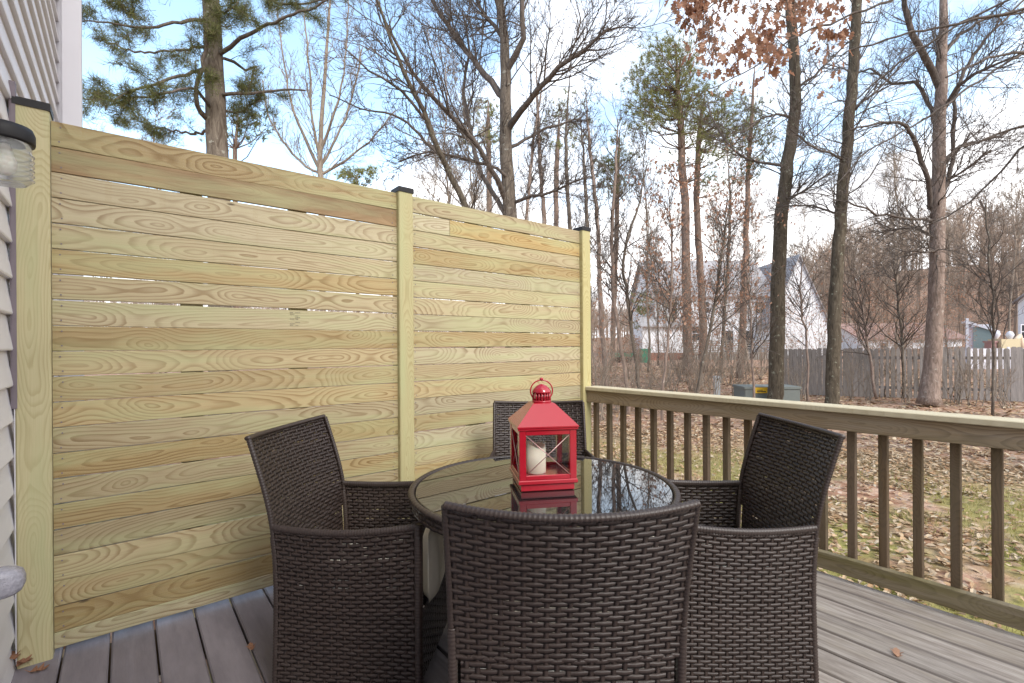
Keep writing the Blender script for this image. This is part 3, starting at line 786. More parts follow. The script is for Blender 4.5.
    def done(s, smooth=True):
        if s.tr.v: s.tr.build('trunk',s.tm,s.o,True)
        if s.br.v: s.br.build('branches',s.bm,s.o,True)
        if s.cr.v: s.cr.build('crown',s.cm,s.o)
        return s.o
def px(lst, Z, dz=0, scale=1.):
    """trunk or limb measured as (x, y, width px[, extra depth]) at depth Z"""
    out=[]
    for q in lst:
        d=Z+(q[3] if len(q)>3 else 0); p=W(q[0],q[1],d); out.append((p.x,p.y,p.z,q[2]*d/F/2*scale*.8))
    return out
def to_ground(lst,Z,flare=1.25):
    p=px(lst,Z); p[-1]=p[-1][:3]+(p[-1][3]*.22,); x,y,z,r=p[0]; g=gz(x,y)-.15
    if z>g+.3: p=[(x,y,g,r*flare),(x,y,g+.5,r*1.05)]+p if z>g+1.2 else [(x,y,g,r*flare)]+p
    return p,(x,y,g+.15)
# -- 1 pine behind the fence on the left
def pine_left():
    Z=8.5; tp,b=to_ground([(219,200,25),(217,148,24),(214,60,21),(211,0,19),(208,-90,16),(206,-200,10)],Z)
    t=Tree('pine_tree',b,M['bark'],M['twig'],'pine with long drooping needled branches rising behind the left half of the board fence',seed=1)
    Q,rr=t.limb(tp,True,12,.3,.004)
    NB=(0,5,4)
    limbs=[[(216,56,6),(236,42,5,-.2),(262,27,4,-.4),(300,12,3,-.6),(340,-4,2,-.8)],
           [(218,98,5),(240,93,4),(268,92,3,.3),(305,89,2,.5)],
           [(210,122,7),(198,106,6,-.4),(196,88,5,-.5),(204,60,5,-.5),(208,30,4,-.6)],
           [(212,66,5),(186,74,4,-.5),(150,86,3,-.9),(108,100,2,-1.3),(80,97,1,-1.5)],
           [(196,88,4,-.5),(170,92,3,-.8),(138,98,2.5,-1),(100,92,2,-1.2)],
           [(212,20,5),(180,22,4,-.5),(140,28,3,-.9),(100,22,2,-1),(76,20,1,-1)],
           [(213,45,4),(180,50,3,.5),(140,52,2.5,.9),(105,42,2,1.2)],
           [(214,130,3.5),(190,133,3,.5),(160,128,2,.8),(130,118,1.5,1)],
           [(216,58,4),(234,62,4,.3),(246,72,3,.5),(256,66,3,.6),(250,85,2,.7)],
           [(215,0,5),(190,-20,4,-.5),(150,-15,3,-.9),(105,2,2,-1)],
           [(212,-20,5),(240,-18,4,.3),(280,4,3,.5),(330,0,2,.7)],
           [(216,108,3),(236,112,2.5,.4),(262,100,2,.6)],
           [(213,5,4),(225,12,3,-.3),(238,3,2,-.5)]]
    for i,l in enumerate(limbs):
        q,r=t.limb(px(l,Z),False,6,.12,.012)
        t.feather(q,r,10 if i not in (0,1,8) else 4,.55,lvl=1,spread=.8,nb=NB,up=.15,seg=4,rmin=.004,lo=.25)
    t.feather(Q,rr,14,1.5,lvl=1,lo=.62,spread=1.2,nb=(0,6,4),rmin=.004)
    t.leaves(.17,8,'needle',.32,M['needle'],keep=.75); t.done()
pine_left()
# -- 2 pale bare tree behind the fence
def bare_left():
    Z=17; tp,b=to_ground([(322,200,8),(320,168,7),(322,120,5.5),(326,60,4),(330,10,3),(333,-50,2)],Z)
    t=Tree('bare_tree',b,M['twig_pale'],M['twig_pale'],'pale leafless tree with many upright stems left of the middle fence post',seed=2)
    Q,rr=t.limb(tp,True,8,.5,.01)
    for l in ([(320,170,5),(305,140,4,.3),(292,105,3,.5),(284,60,2,.7),(278,15,1.5,.8)],[(321,160,4),(312,120,3,-.3),(310,70,2.5,-.4),(303,10,1.6,-.5)],
              [(322,165,4),(338,135,3,.4),(352,100,2.5,.6),(362,50,1.7,.8)],[(321,150,4),(335,110,3,-.4),(345,60,2,-.6),(348,0,1.5,-.6)],
              [(320,175,4),(345,160,3,.4),(375,135,2,.7),(395,110,1.5,1)],[(320,172,3.5),(298,160,3,.3),(270,120,2,.6),(262,80,1.5,.7)]):
        q,r=t.limb(px(l,Z),False,5,.35,.02); t.feather(q,r,15,1.5,lvl=1,spread=.5,nb=(0,5,4),up=.35,rmin=.007)
    t.feather(Q,rr,22,1.8,lvl=1,lo=.35,spread=.5,nb=(0,5,4),up=.35,rmin=.007)
    t.done()
bare_left()
# -- 3 the big forked tree
def big_fork():
    Z=12.5; tp,b=to_ground([(512,260,18),(510,213,17),(507,160,16),(506,120,15),(506,75,13),(504,40,11),(500,0,9),(497,-80,6),(495,-160,3)],Z)
    t=Tree('bare_tree',b,M['bark'],M['twig'],'big leafless tree with forking limbs spread wide above the right half of the fence',seed=3)
    Q,rr=t.limb(tp,True,12,.4,.01)
    L=[[(507,72,9),(516,55,8,-.3),(524,38,7,-.5),(522,0,6,-.6),(526,-70,4,-.7)],
       [(504,98,9),(490,82,8,.3),(472,58,7,.6),(452,30,6,.9),(436,8,5,1.1),(425,-20,4,1.2)],
       [(509,128,9),(520,112,8,-.5),(540,88,7,-1),(560,68,6,-1.4),(585,48,4.5,-1.7),(608,28,3,-2)],
       [(505,42,6),(494,26,5,.3),(480,8,4,.5),(470,-20,3,.6)],
       [(507,200,8),(497,180,7,-.5),(480,150,6,-1),(452,118,5.5,-1.4),(425,88,5,-1.8),(404,56,4,-2.1),(385,20,3,-2.4),(370,-15,2,-2.6)],
       [(505,212,7),(492,192,6,.5),(478,165,5.5,.9),(470,130,5,1.2),(463,90,4,1.5),(470,50,3,1.8),(462,10,2,2)],
       [(512,205,5),(530,196,4,-.4),(556,190,3,-.7),(590,176,2,-1)],
       [(509,150,5),(525,140,4,.6),(548,128,3,1.2),(580,118,2,1.6)],
       [(511,180,5),(498,168,4,-.4),(470,160,3,-.8),(430,152,2.5,-1.2),(400,160,1.6,-1.5)]]
    for i,l in enumerate(L):
        q,r=t.limb(px(l,Z),False,7,.3,.02); t.feather(q,r,19,2.2 if i<6 else 1.3,lvl=1,spread=.7,nb=(0,7,6),up=.15,rmin=.006,lo=.3)
    t.feather(Q,rr,20,2.0,lvl=1,lo=.4,spread=.8,nb=(0,7,5),rmin=.006)
    t.done()
big_fork()
# -- 4 dark leaning stem in front of it
def leaning():
    Z=9.5; tp,b=to_ground([(480,260,9),(466,208,8),(452,178,7.5),(438,150,7,-.2),(424,112,6,-.4),(405,75,5,-.5),(392,40,4,-.6),(378,0,3,-.7),(360,-50,2,-.8)],Z)
    t=Tree('leaning_tree',b,M['bark_dark'],M['twig'],'thin dark leafless tree leaning left just behind the middle fence post',seed=4)
    Q,rr=t.limb(tp,True,8,.25,.01)
    t.feather(Q,rr,36,1.6,lvl=1,lo=.3,spread=.8,nb=(0,6,4),up=.1,rmin=.005)
    for l in ([(444,160,5),(425,140,4,.3),(400,118,3,.5),(360,108,2,.8),(330,95,1.5,1)],[(430,125,4),(402,92,3.5,-.3),(370,70,2.5,-.6),(345,50,1.8,-.8)]):
        q,r=t.limb(px(l,Z),False,5,.2,.015); t.feather(q,r,12,.95,lvl=1,spread=.7,nb=(0,5,4),rmin=.005)
    t.done()
leaning()
# -- pines in the distance with green heads
def far_pine(x,ybase,Z,trunk,label,seed,crown,bright=True,tuft=.5,num=9):
    tp,b=to_ground(trunk,Z,1.3)
    t=Tree('tall_pine_tree',b,M['bark_pine'],M['bark_pine'],label,seed=seed)
    Q,rr=t.limb(tp,True,9,.8,.02)
    rng=t.rng
    for (cx,cy,rx,ry,k) in crown:
        for q in range(k):
            a=rng.uniform(0,2*PI); rad=math.sqrt(rng.random()); ex=cx+rx*rad*math.cos(a); ey=cy+ry*rad*math.sin(a)
            tip=W(ex,ey,Z+rng.uniform(-1,1)*rx*Z/F)-t.base
            # nearest trunk point a little lower than the tip
            best=min(range(len(Q)),key=lambda i:(Q[i]-tip-Vector((0,0,-.8))).length); p0=Q[best]
            m=p0.lerp(tip,.5)+Vector((0,0,-.12*(tip-p0).length))
            tube(t.br,[p0,m,tip],[.035,.022,.01],4,False)
            d=(tip-m).normalized()
            for w in range(num): 
                o=Vector((rng.gauss(0,.42),rng.gauss(0,.42),rng.gauss(0,.2))); t.tips.append((tip+o,(d+Vector((rng.gauss(0,.5),rng.gauss(0,.5),rng.gauss(0,.3)+.3))).normalized()))
                if rng.random()<.3: tube(t.br,[tip-d*.3,tip+o],[.012,.006],3,False)
    t.leaves(tuft,10,'needle',.15,M['needle2' if bright else 'needle'],wid=.05); t.done()
far_pine(690,370,26,[(688,370,12),(687,300,11),(685,220,10),(682,150,9),(678,90,6),(676,45,3)],'tall pine with a high bright green crown, left of the paired pines',5,[(668,75,36,38,90),(650,112,30,24,34),(700,110,30,30,30),(690,160,36,18,10)],tuft=.30)
far_pine(702,370,28,[(704,372,10),(702,300,9),(698,230,8),(697,170,7),(701,120,5),(706,90,3)],'tall pine with sparse green tufts, right of the paired pines',6,[(715,115,42,28,46),(738,135,28,16,22),(715,185,28,12,10)],tuft=.30)
far_pine(490,190,38,[(489,240,7),(489,180,7),(488,120,5),(488,100,2)],'distant green pine showing behind the big forked tree',7,[(484,128,24,26,26)],tuft=.42)
far_pine(560,190,40,[(556,240,6),(557,160,6),(560,110,2)],'distant pine crown right of the big forked tree',8,[(566,120,28,32,22)],tuft=.42)
far_pine(620,250,34,[(612,380,6),(616,250,6),(618,170,5),(620,130,2)],'slender pine with small dark crown above the end of the fence',9,[(615,170,20,36,44)],False,tuft=.34)
far_pine(745,330,24,[(740,372,9),(744,300,8),(747,200,6),(752,110,4),(755,60,2)],'slim pale-trunked pine standing before the white house',10,[(750,140,22,40,26)],False,tuft=.30)
far_pine(212,120,20,[(236,230,6),(236,150,5),(238,110,2)],'small pine whose tip shows right of the left pine trunk',29,[(240,128,26,18,14)],False,tuft=.3)
far_pine(350,180,60,[(357,210,4),(357,175,2)],'distant pine top just above the fence left of the middle post',12,[(357,176,20,9,20)],tuft=.7)
# evergreen behind the brush
far_pine(660,330,45,[(655,352,4),(655,310,3),(655,290,2)],'low green cedar beside the white house',13,[(655,312,17,26,40)],tuft=.6)
# -- right hand trunks
def right_trunk(lst,Z,label,seed,limbs,tm,extra=40,tl=2.0,n=18,name='bare_tree',lo=.35,tw='twig'):
    tp,b=to_ground(lst,Z,1.35)
    t=Tree(name,b,M[tm],M[tw],label,seed=seed)
    Q,rr=t.limb(tp,True,12,.35,.012)
    for l in limbs:
        q,r=t.limb(px(l,Z),False,6,.3,.02); t.feather(q,r,n,tl*.8,lvl=1,spread=.7,nb=(0,6,4),up=.12,rmin=.005,lo=.15)
    t.feather(Q,rr,extra,tl,lvl=1,lo=lo,spread=.95,nb=(0,6,4),up=.12,rmin=.005)
    return t
t=right_trunk([(775,402,18),(777,340,17),(779,260,16),(783,200,15),(790,150,14),(795,110,13),(794,60,12),(790,0,11),(786,-80,8),(784,-170,4)],14.5,
  'dark lichened trunk leaning right beside the grey utility box',20,
  [[(781,165,4),(760,163,3,.3),(735,152,2.5,.5),(718,130,2,.6),(708,105,1.5,.7)],[(791,118,4),(778,114,3,-.3),(762,120,2.5,-.5),(740,135,1.5,-.7)],
   [(794,90,4),(815,75,3,.4),(850,40,2,.8)],[(783,200,3),(805,190,2.5,-.4),(832,170,2,-.7)]],'bark_dark')
t.done()
t=right_trunk([(832,406,16),(834,340,15),(837,270,14),(842,200,13),(848,140,12.5),(852,80,12),(856,20,11),(858,-60,9),(861,-160,5)],13,
  'straight dark trunk rising before the left end of the picket fence',21,
  [[(845,160,3),(820,150,2.5,-.4),(790,130,2,-.8)],[(850,110,3),(872,95,2.5,.4),(905,60,2,.7)],[(841,215,3),(812,205,2,.5),(780,208,1.5,.9)]],'bark_dark')
# copper-leaved bough reaching towards the deck
t2=Tree('oak_bough_tree',(W(900,400,9).x+.8,9.0,gz(4,9)),M['bark_dark'],M['twig'],'young oak whose leafy copper bough hangs in at the top right',seed=22)
t.done()
def oakbough():
    t=t2; Z=7.0
    b=Vector(t.o.location)
    # its trunk stands beyond the right edge of the picture
    base=W(1085,470,Z); bx,by=base.x,base.y; t.base=Vector((bx,by,gz(bx,by))); t.o.location=t.base
    q,rr=t.limb([(bx,by,gz(bx,by)-.1,.13),(bx+.05,by,1.5,.11),(bx,by+.1,4,.09),(bx-.1,by+.1,6.5,.07),(bx-.2,by,9,.03)],True,10,.3,.01)
    for l,k in (([(1082,-60,5),(1020,-45,4,-.2),(940,-20,3.5,-.3),(880,5,3,-.4),(840,20,2.6,-.4),(790,40,2.2,-.5),(745,72,1.6,-.5),(700,95,1,-.6)],10),
              ([(1085,-90,4),(980,-70,3,.2),(880,-45,2.5,.3),(800,-25,2,.4),(730,-5,1.6,.4),(690,20,1,.4)],14),
              ([(1084,-10,4),(1024,10,3.5,.3),(960,22,3,.5),(900,36,2.5,.6),(840,55,1.6,.8)],10),
              ([(1084,60,4),(1024,52,3.5,-.3),(980,62,3,-.5),(945,78,2,-.6)],6),
              ([(1084,140,3.5),(1024,126,3,.3),(985,140,2.5,.5),(950,150,1.5,.6)],8),([(1086,-30,4),(1020,-5,3,.5),(950,30,2.6,.8),(890,70,2.2,1.1),(850,105,1.6,1.3),(800,150,1,1.5)],22),([(1086,20,4),(1010,60,3,-.2),(930,115,2.4,-.4),(870,150,1.8,-.6),(830,190,1,-.7)],18),([(1086,100,3.5),(1010,160,2.6,.6),(960,210,2,1),(900,235,1.2,1.4)],14)):
        q,r=t.limb(px(l,Z),False,6,.15,.012)
        t.feather(q,r,k,.6,lvl=1,spread=.8,nb=(0,4,3),up=-.1,rmin=.0035,lo=.2)
    keep=[]
    for p,d in t.tips:
        w=p+t.base; X=512+F*w.x/w.y; Y=HC-F*(w.z-H)/w.y
        if X<860 and Y<70: keep.append((p,d))
    for cx,cy,sx,sy,k in ((775,20,38,22,66),(700,45,11,25,26),(722,40,12,34,20),(830,12,22,8,16),(752,62,20,18,18),(715,60,8,22,14),(772,58,14,16,10)):
        for _ in range(k):
            p=W(cx+t.rng.gauss(0,sx*.6),cy+t.rng.gauss(0,sy*.6),Z+t.rng.uniform(-.7,.7))-t.base
            keep.append((p,Vector((0,0,-1))))
            e=p+Vector((t.rng.gauss(0,.12),t.rng.gauss(0,.12),t.rng.uniform(.15,.4))); tube(t.br,[p,(p+e)/2+Vector((.02,0,0)),e],[.0025,.0035,.005],3,False)
    t.tips=keep; t.leaves(.13,2,'leaf',.10,M['oak'],keep=.75); t.done()
oakbough()
t=right_trunk([(928,404,28),(929,396,22),(932,370,19),(935,320,17),(937,260,15.5),(938,200,14.5),(940,130,13),(941,80,12),(942,40,10),(944,0,8),(948,-80,6),(950,-150,3)],14,
  'tall pale leafless tree with a flared base in front of the picket fence',23,
  [[(938,84,8),(926,58,8,-.3),(912,35,7,-.5),(906,5,6,-.6),(898,-40,4,-.7)],
   [(936,126,5),(928,103,5,.4),(914,82,4.5,.7),(893,83,3.5,1),(870,70,2.5,1.2),(850,75,1.5,1.4)],
   [(932,206,6),(927,180,5.5,-.3),(918,150,5,-.6),(905,126,4,-.9),(880,122,3,-1.2),(850,130,2,-1.5)],
   [(944,108,5),(958,88,4.5,-.5),(975,72,4,-.9),(1000,62,3,-1.3),(1040,50,2.5,-1.7)],
   [(947,158,5),(962,146,4,.5),(985,140,3,.9),(1024,126,2.5,1.3),(1060,110,2,1.6)],
   [(946,184,6),(951,168,5,.3),(953,130,4.5,.5),(960,80,4,.6),(985,40,3,.8),(1024,0,2.5,1)],
   [(932,221,4),(908,218,3,-.5),(878,214,2.5,-1),(848,201,2,-1.4)],
   [(934,238,3.5),(915,229,3,.4),(886,229,2,.7)],[(946,182,3),(965,170,2.5,-.4),(990,150,2,-.8)],
   [(941,60,5),(955,40,4,.5),(985,20,3,.8),(1024,12,2.5,1)],[(940,250,3),(925,252,2.5,-.5),(900,250,1.5,-.9)]],'bark_light',extra=30,tl=2.0,tw='twig')
t.done()
# -- saplings in front of the wood
SAP=[([(628,392,5),(620,340,5),(613,290,5),(612,230,4.5),(616,170,3.5),(618,110,2)],13,'sapling with a bent grey stem nearest the end of the board fence'),
     ([(640,392,5),(634,350,4.5),(628,300,4),(624,250,3.5),(640,200,2.5),(650,150,1.5)],13.6,'bent sapling just left of the two paired pines'),
     ([(662,394,3.5),(668,345,3.2),(671,290,3),(672,240,2.5),(668,190,2)],12,'thin dark sapling with a spreading head left of the paired pines'),
     ([(698,392,4.5),(706,350,4),(716,300,3.6),(722,250,3),(732,190,2)],13,'slanting sapling right of the paired pines'),
     ([(754,392,3),(752,340,2.6),(748,280,2.3),(742,230,1.5)],14,'thin sapling behind the grey utility box'),
     ([(993,400,3),(994,340,3),(991,270,2.6),(987,215,2),(985,190,1.2)],12,'slender dark sapling before the right part of the picket fence'),
     ([(876,398,3.5),(868,345,3),(860,300,2.5),(848,262,2)],15,'slanting sapling right of the straight dark trunk'),
     ([(903,398,3),(903,350,3),(898,300,2.6),(893,262,2)],15.5,'upright sapling left of the pale tree'),
     ([(606,380,6),(600,300,6),(598,230,5),(590,150,4),(586,90,2.5)],18,'slim trunk rising right behind the last fence post'),
     ([(590,380,5),(588,250,5),(585,180,4),(580,110,3)],22,'slim grey trunk half hidden by the last fence post'),
     ([(545,240,6),(541,180,5),(538,120,4),(536,60,3)],20,'slim trunk right of the big forked tree'),
     ([(572,260,5),(568,200,5),(566,140,4),(570,70,2.5)],24,'slim distant trunk above the right fence bay'),
     ([(526,240,4),(530,180,4),(536,120,3),(548,60,2)],18,'thin trunk close behind the big forked tree'),
     ([(720,380,4),(724,320,4),(728,260,3.5),(730,200,3),(727,150,2)],22,'upright grey trunk before the deck of the white house'),
     ([(808,396,3),(806,340,2.6),(800,290,2.2),(808,240,1.6)],15,'crooked sapling between the two dark trunks')]
for i,(l,Z,lab) in enumerate(SAP):
    tp,b=to_ground(l,Z,1.2); t=Tree('sapling',b,M['bark' if i%2 else 'bark_light'],M['twig'],lab,seed=40+i)
    Q,rr=t.limb(tp,True,7,.3,.015); t.feather(Q,rr,28,1.3+Z*.03,lvl=1,lo=.3,spread=.75,nb=(0,6,4),up=.15,rmin=.0045 if Z<16 else .007)
    if i in (2,3,13): t.leaves(.085,2,'leaf',.15,M['beech'],keep=.22)
    t.done()
# -- repeated background trees
def proto(seed,h,label,leaf=False,mat='twig_pale'):
    t=Tree('woodland_tree',(0,0,0),M[mat],M[mat],label,seed=seed)
    rng=t.rng; pts=[]; x=y=0
    for k in range(9):
        pts.append((x,y,-.2+h*k/8,.065*(1-.85*k/8)+.008)); x+=rng.gauss(0,.14); y+=rng.gauss(0,.14)
    Q,rr=t.limb(pts,True,6,.9,.02)
    t.feather(Q,rr,30,h*.2,lvl=1,lo=.3,spread=.7,nb=(0,7,5),up=.3,rmin=.011)
    if leaf: t.leaves(.11,3,'leaf',.3,M['beech'],keep=.3)
    return t.done()
WG='leafless background trees in the wood'
protos=[proto(60,11,''),proto(61,13,''),proto(62,9,'',mat='twig'),proto(63,14,'',mat='twig_pale')]
rng=random.Random(99); used=set(); ntree=0
spots=[]
for i in range(44):
    X=rng.uniform(430,1040) if i<32 else rng.uniform(100,450); Z=rng.uniform(21,54) if i<36 else rng.uniform(26,55)
    if 640<X<830 and Z<40 and rng.random()<.6: Z=rng.uniform(48,60)
    spots.append((X,Z))
for i,(X,Z) in enumerate(spots):
    k=i%4; o=protos[k] if k not in used else copy_tree(protos[k]); used.add(k)
    p=W(X,350,Z); o.location=(p.x,p.y,gz(p.x,p.y)); o.rotation_euler=(0,0,rng.uniform(0,6.28)); s=rng.uniform(.75,1.2); o.scale=(s,s,s*rng.uniform(.9,1.15))
    lab='leafless woodland tree far behind the deck, one of many in the thin wood'
    tag(o,lab,'tree',WG)
# -- undergrowth shrubs
def shrub(seed,h,leaf,label,mat='twig_pale'):
    t=Tree('leafy_shrub' if leaf else 'bare_shrub',(0,0,0),M[mat],M[mat],label,cat='shrub',seed=seed)
    rng=t.rng
    for k in range(7):
        d=Vector((rng.gauss(0,.22),rng.gauss(0,.22),1)); t.grow(Vector((rng.gauss(0,.06),rng.gauss(0,.06),-.05)),d,h*rng.uniform(.6,1),.016,1,.5,.25,(0,6,4),6,.004)
    if leaf: t.leaves(.07,2,'leaf',.10,M['beech'],keep=.55)
    return t.done()
sh=[shrub(70,2.2,False,''),shrub(71,2.6,True,''),shrub(72,1.5,False,''),shrub(73,4.2,True,'')]
LAB=['leafless brown shrub in the undergrowth behind the railing','copper leaved shrub in the undergrowth behind the railing','low leafless brush in the undergrowth behind the railing','tall young beech holding pale copper leaves in the wood']
used=set()
SP=[(X,Z,k) for X,Z,k in [(604,12,0),(618,14,2),(634,16,0),(652,14,2),(672,18,0),(690,15,2),(712,14,0),(733,16.5,2),(606,20,1),(628,24,1),(596,17,3),(650,22,0),(745,30,3),(722,27,3),(700,33,3),(640,30,1),(765,26,0),(800,16,2),(812,18,0),(850,16,0),(868,15.5,2),(885,16.5,0),(905,15,2),(915,16.4,0),(955,14.5,2),(970,14,0),(1005,13.5,2),(885,26,3),(915,30,3),(860,24,3),(940,33,3),(610,30,3),(585,26,3),(790,32,0),(890,27,3),(948,28,3),(700,22,3),(730,21,3),(760,23,3),(680,23,3),(665,21,3),(715,17,0),(745,19,0),(690,19,0),(800,24,3),(820,27,3),(680,24,2),(668,30,1),(895,34,1),(925,24,1),(873,30,1)]]
for X,Z,k in SP:
    o=sh[k] if k not in used else copy_tree(sh[k]); used.add(k)
    p=W(X,350,Z); o.location=(p.x,p.y,gz(p.x,p.y)); o.rotation_euler=(0,0,rng.uniform(0,6.28)); s=rng.uniform(.8,1.2)*(1.3 if k==3 else 1); o.scale=(s,s,s)
    tag(o,LAB[k],'shrub' if k!=3 else 'tree',['leafless shrubs','copper leaved shrubs','low brush','young beeches'][k])
# -- far woods as one mass on the hill
def farwoods():
    rng=random.Random(17); mb=MB(); P0=[]
    for s in range(4):
        m=MB(); r2=random.Random(s+5)
        class T: pass
        t=Tree.__new__(Tree); t.br=m; t.rng=r2; t.tips=[]
        tube(m,[(0,0,0),(.2,0,5),(0,.1,9),(.1,0,13)],[.2,.15,.1,.03],4,False)
        for k in range(24):
            t.grow(Vector((.1,0,r2.uniform(2,12))),Vector((r2.gauss(0,.7),r2.gauss(0,.7),.9)),r2.uniform(2,4.5),.05,1,.6,.3,(0,7),3,.03)
        P0.append(m)
    for i in range(900):
        a=rng.uniform(-.9,.95); d=rng.uniform(66,150); x,y=d*math.sin(a),d*math.cos(a); s=rng.uniform(.65,1.0)*(.62+.38*smooth(.4,.62,a)); c,sn=math.cos(i),math.sin(i); z=gz(x,y); m=P0[i%4]
        n=len(mb.v); mb.v+=[(x+s*(c*v[0]-sn*v[1]),y+s*(sn*v[0]+c*v[1]),z+s*v[2]) for v in m.v]; mb.f+=[tuple(q+n for q in f) for f in m.f]; mb.a+=m.a
    tag(mb.build('far_woods',M['far']),kind='stuff',label='brown leafless wood covering the far hillside',cat='woods')
farwoods()
# ---------------------------------------------------------------- picket fence
def picket():
    A=W(786,398,17.4); B=W(1100,410,13.9); A.z=B.z=0
    o=empty('picket_fence',(A.x,A.y,gz(A.x,A.y)),0,label='weathered grey board fence across the back of the yard',cat='fence')
    d=(B-A).normalized(); L=(B-A).length; nr=d.cross(Zv); rng=random.Random(31); mb=MB(); s=0; base=Vector((A.x,A.y,0))
    while s<L:
        p=A+d*s; g=gz(p.x,p.y); gap= 2.6<s<5.8
        w=.142 if not gap else rng.choice((.10,.12,.09)); h=1.68+rng.uniform(-.03,.03)
        off=nr*rng.uniform(-.006,.006); ctr=p+off; tl=rng.gauss(0,.004)
        for (z0,z1) in ((g+.04,g+h),):
            ws=w/2; vs=[]
            for q in (-.009,.009):
                for a,z in ((-ws,z0),(ws,z0),(ws+tl*h,z1-.04),(ws-.035+tl*h,z1),(-ws+.035+tl*h,z1),(-ws+tl*h,z1-.04)): vs.append(ctr+d*a+nr*q+Zv*z-Vector(o.location))
            r=rng.random(); mb.add(vs,[(0,1,2,3,4,5)[::-1],(6,7,8,9,10,11)]+[(k,(k+1)%6,(k+1)%6+6,k+6) for k in range(6)],[(v.z+r*50,((i%6) in (1,2,3))*w,r) for i,v in enumerate(vs)])
        s+=.148
    mb.build('picket_panel',M['oldfence'],o)
    for zz in (.35,1.35):
        m=MB(); board(m,A+Zv*(gz(A.x,A.y)+zz)-Vector(o.location)-nr*.04,d,L,Zv,.09,nr,.038,.003,zz); m.build('rail',M['oldfence'],o)
    s=0
    while s<L:
        p=A+d*s; m=MB(); board(m,p+Zv*(gz(p.x,p.y)-.1)-Vector(o.location)-nr*.105,Zv,1.75,d,.09,nr,.09,.004,s); m.build('post',M['oldfence'],o); s+=2.4
M['oldfence']=wood('silvered_fence_wood',(.27,.235,.215),(.12,.10,.09),(.6,.62,.6),ring=.012,grain=.6,tintamt=.9,rough=.9,weather=(.36,.32,.29),wamt=.6)
picket()
# ---------------------------------------------------------------- far buildings
M['wall']=None
def sidingmat(name,c,p=.18):
    t=NT(name); z=t.sep(t.pos())[2]; f=t.math('FRACT',t.math('DIVIDE',z,p)); n=t.noise(t.pos(),.6,4,.6)
    cc=t.mix(n,tuple(q*.93 for q in c),tuple(min(1,q*1.04) for q in c))
    return t.bsdf(cc,.6,f,.5,.03)
M['wall']=sidingmat('white_siding',(.80,.80,.82))
M['shingle']=plain('grey_shingles',(.33,.31,.31),.9,var=.3,sc=3)
M['redroof']=plain('brown_shingles',(.30,.19,.16),.9,var=.3,sc=3)
M['brick']=plain('red_brick',(.30,.14,.10),.9,var=.3,sc=6)
M['dark']=plain('dark_window_glass',(.03,.035,.04),.1)
M['shedw']=sidingmat('pale_mauve_siding',(.42,.37,.41),.2)
M['teal']=plain('grey_green_door',(.17,.22,.22),.6)
M['oldtimber']=plain('grey_timber',(.30,.27,.24),.9,var=.25,sc=8)
def gable(o,name,x0,x1,y0,y1,z,zr,mat,axis='x',ov=.35,th=.14):
    mb=MB()
    if axis=='x':   # ridge along x
        ym=(y0+y1)/2; pr=[(y0-ov,z-ov*(zr-z)/(ym-y0)),(ym,zr),(y1+ov,z-ov*(zr-z)/(ym-y0))]
        vs=[(x,py,pz+t) for x in (x0-ov,x1+ov) for t in (0,th) for py,pz in pr]
    else:
        xm=(x0+x1)/2; pr=[(x0-ov,z-ov*(zr-z)/(xm-x0)),(xm,zr),(x1+ov,z-ov*(zr-z)/(xm-x0))]
        vs=[(px_,y,pz+t) for y in (y0-ov,y1+ov) for t in (0,th) for px_,pz in pr]
    fs=[(0,1,7,6),(1,2,8,7),(3,9,10,4),(4,10,11,5),(0,3,4,1),(1,4,5,2),(6,7,10,9),(7,8,11,10),(0,6,9,3),(2,5,11,8)]
    mb.add([Vector(v)-Vector(o.location) for v in vs],fs); return mb.build(name,mat,o)
def wallblock(mb,o,x0,x1,y0,y1,z0,z1,ridge=None,axis='x'):
    L=Vector(o.location)
    box(mb,(x0-L.x,y0-L.y,z0-L.z),(x1-L.x,y1-L.y,z1-L.z))
    if ridge:
        if axis=='x':
            ym=(y0+y1)/2
            for x in (x0,x1): mb.add([Vector((x,y0,z1))-L,Vector((x,y1,z1))-L,Vector((x,ym,ridge))-L],[(0,1,2)])
        else:
            xm=(x0+x1)/2
            for y in (y0,y1): mb.add([Vector((x0,y,z1))-L,Vector((x1,y,z1))-L,Vector((xm,y,ridge))-L],[(0,1,2)])
def window(o,x0,x1,y,z0,z1,mat='dark',grid=True,name='window'):
    L=Vector(o.location); m=MB(); box(m,(x0-L.x,y-.03-L.y,z0-L.z),(x1-L.x,y+.02-L.y,z1-L.z)); w=m.build(name,M[mat],o)
    f=MB(); t=.07
    for a in ((x0-t,x1+t,z1,z1+t),(x0-t,x1+t,z0-t,z0),(x0-t,x0,z0,z1),(x1,x1+t,z0,z1)): box(f,(a[0]-L.x,y-.06-L.y,a[2]-L.z),(a[1]-L.x,y-.005-L.y,a[3]-L.z))
    if grid: box(f,(x0-L.x,y-.05-L.y,(z0+z1)/2-.03-L.z),(x1-L.x,y-.032-L.y,(z0+z1)/2+.03-L.z)); 
    f.build('frame',M['trim'],w)
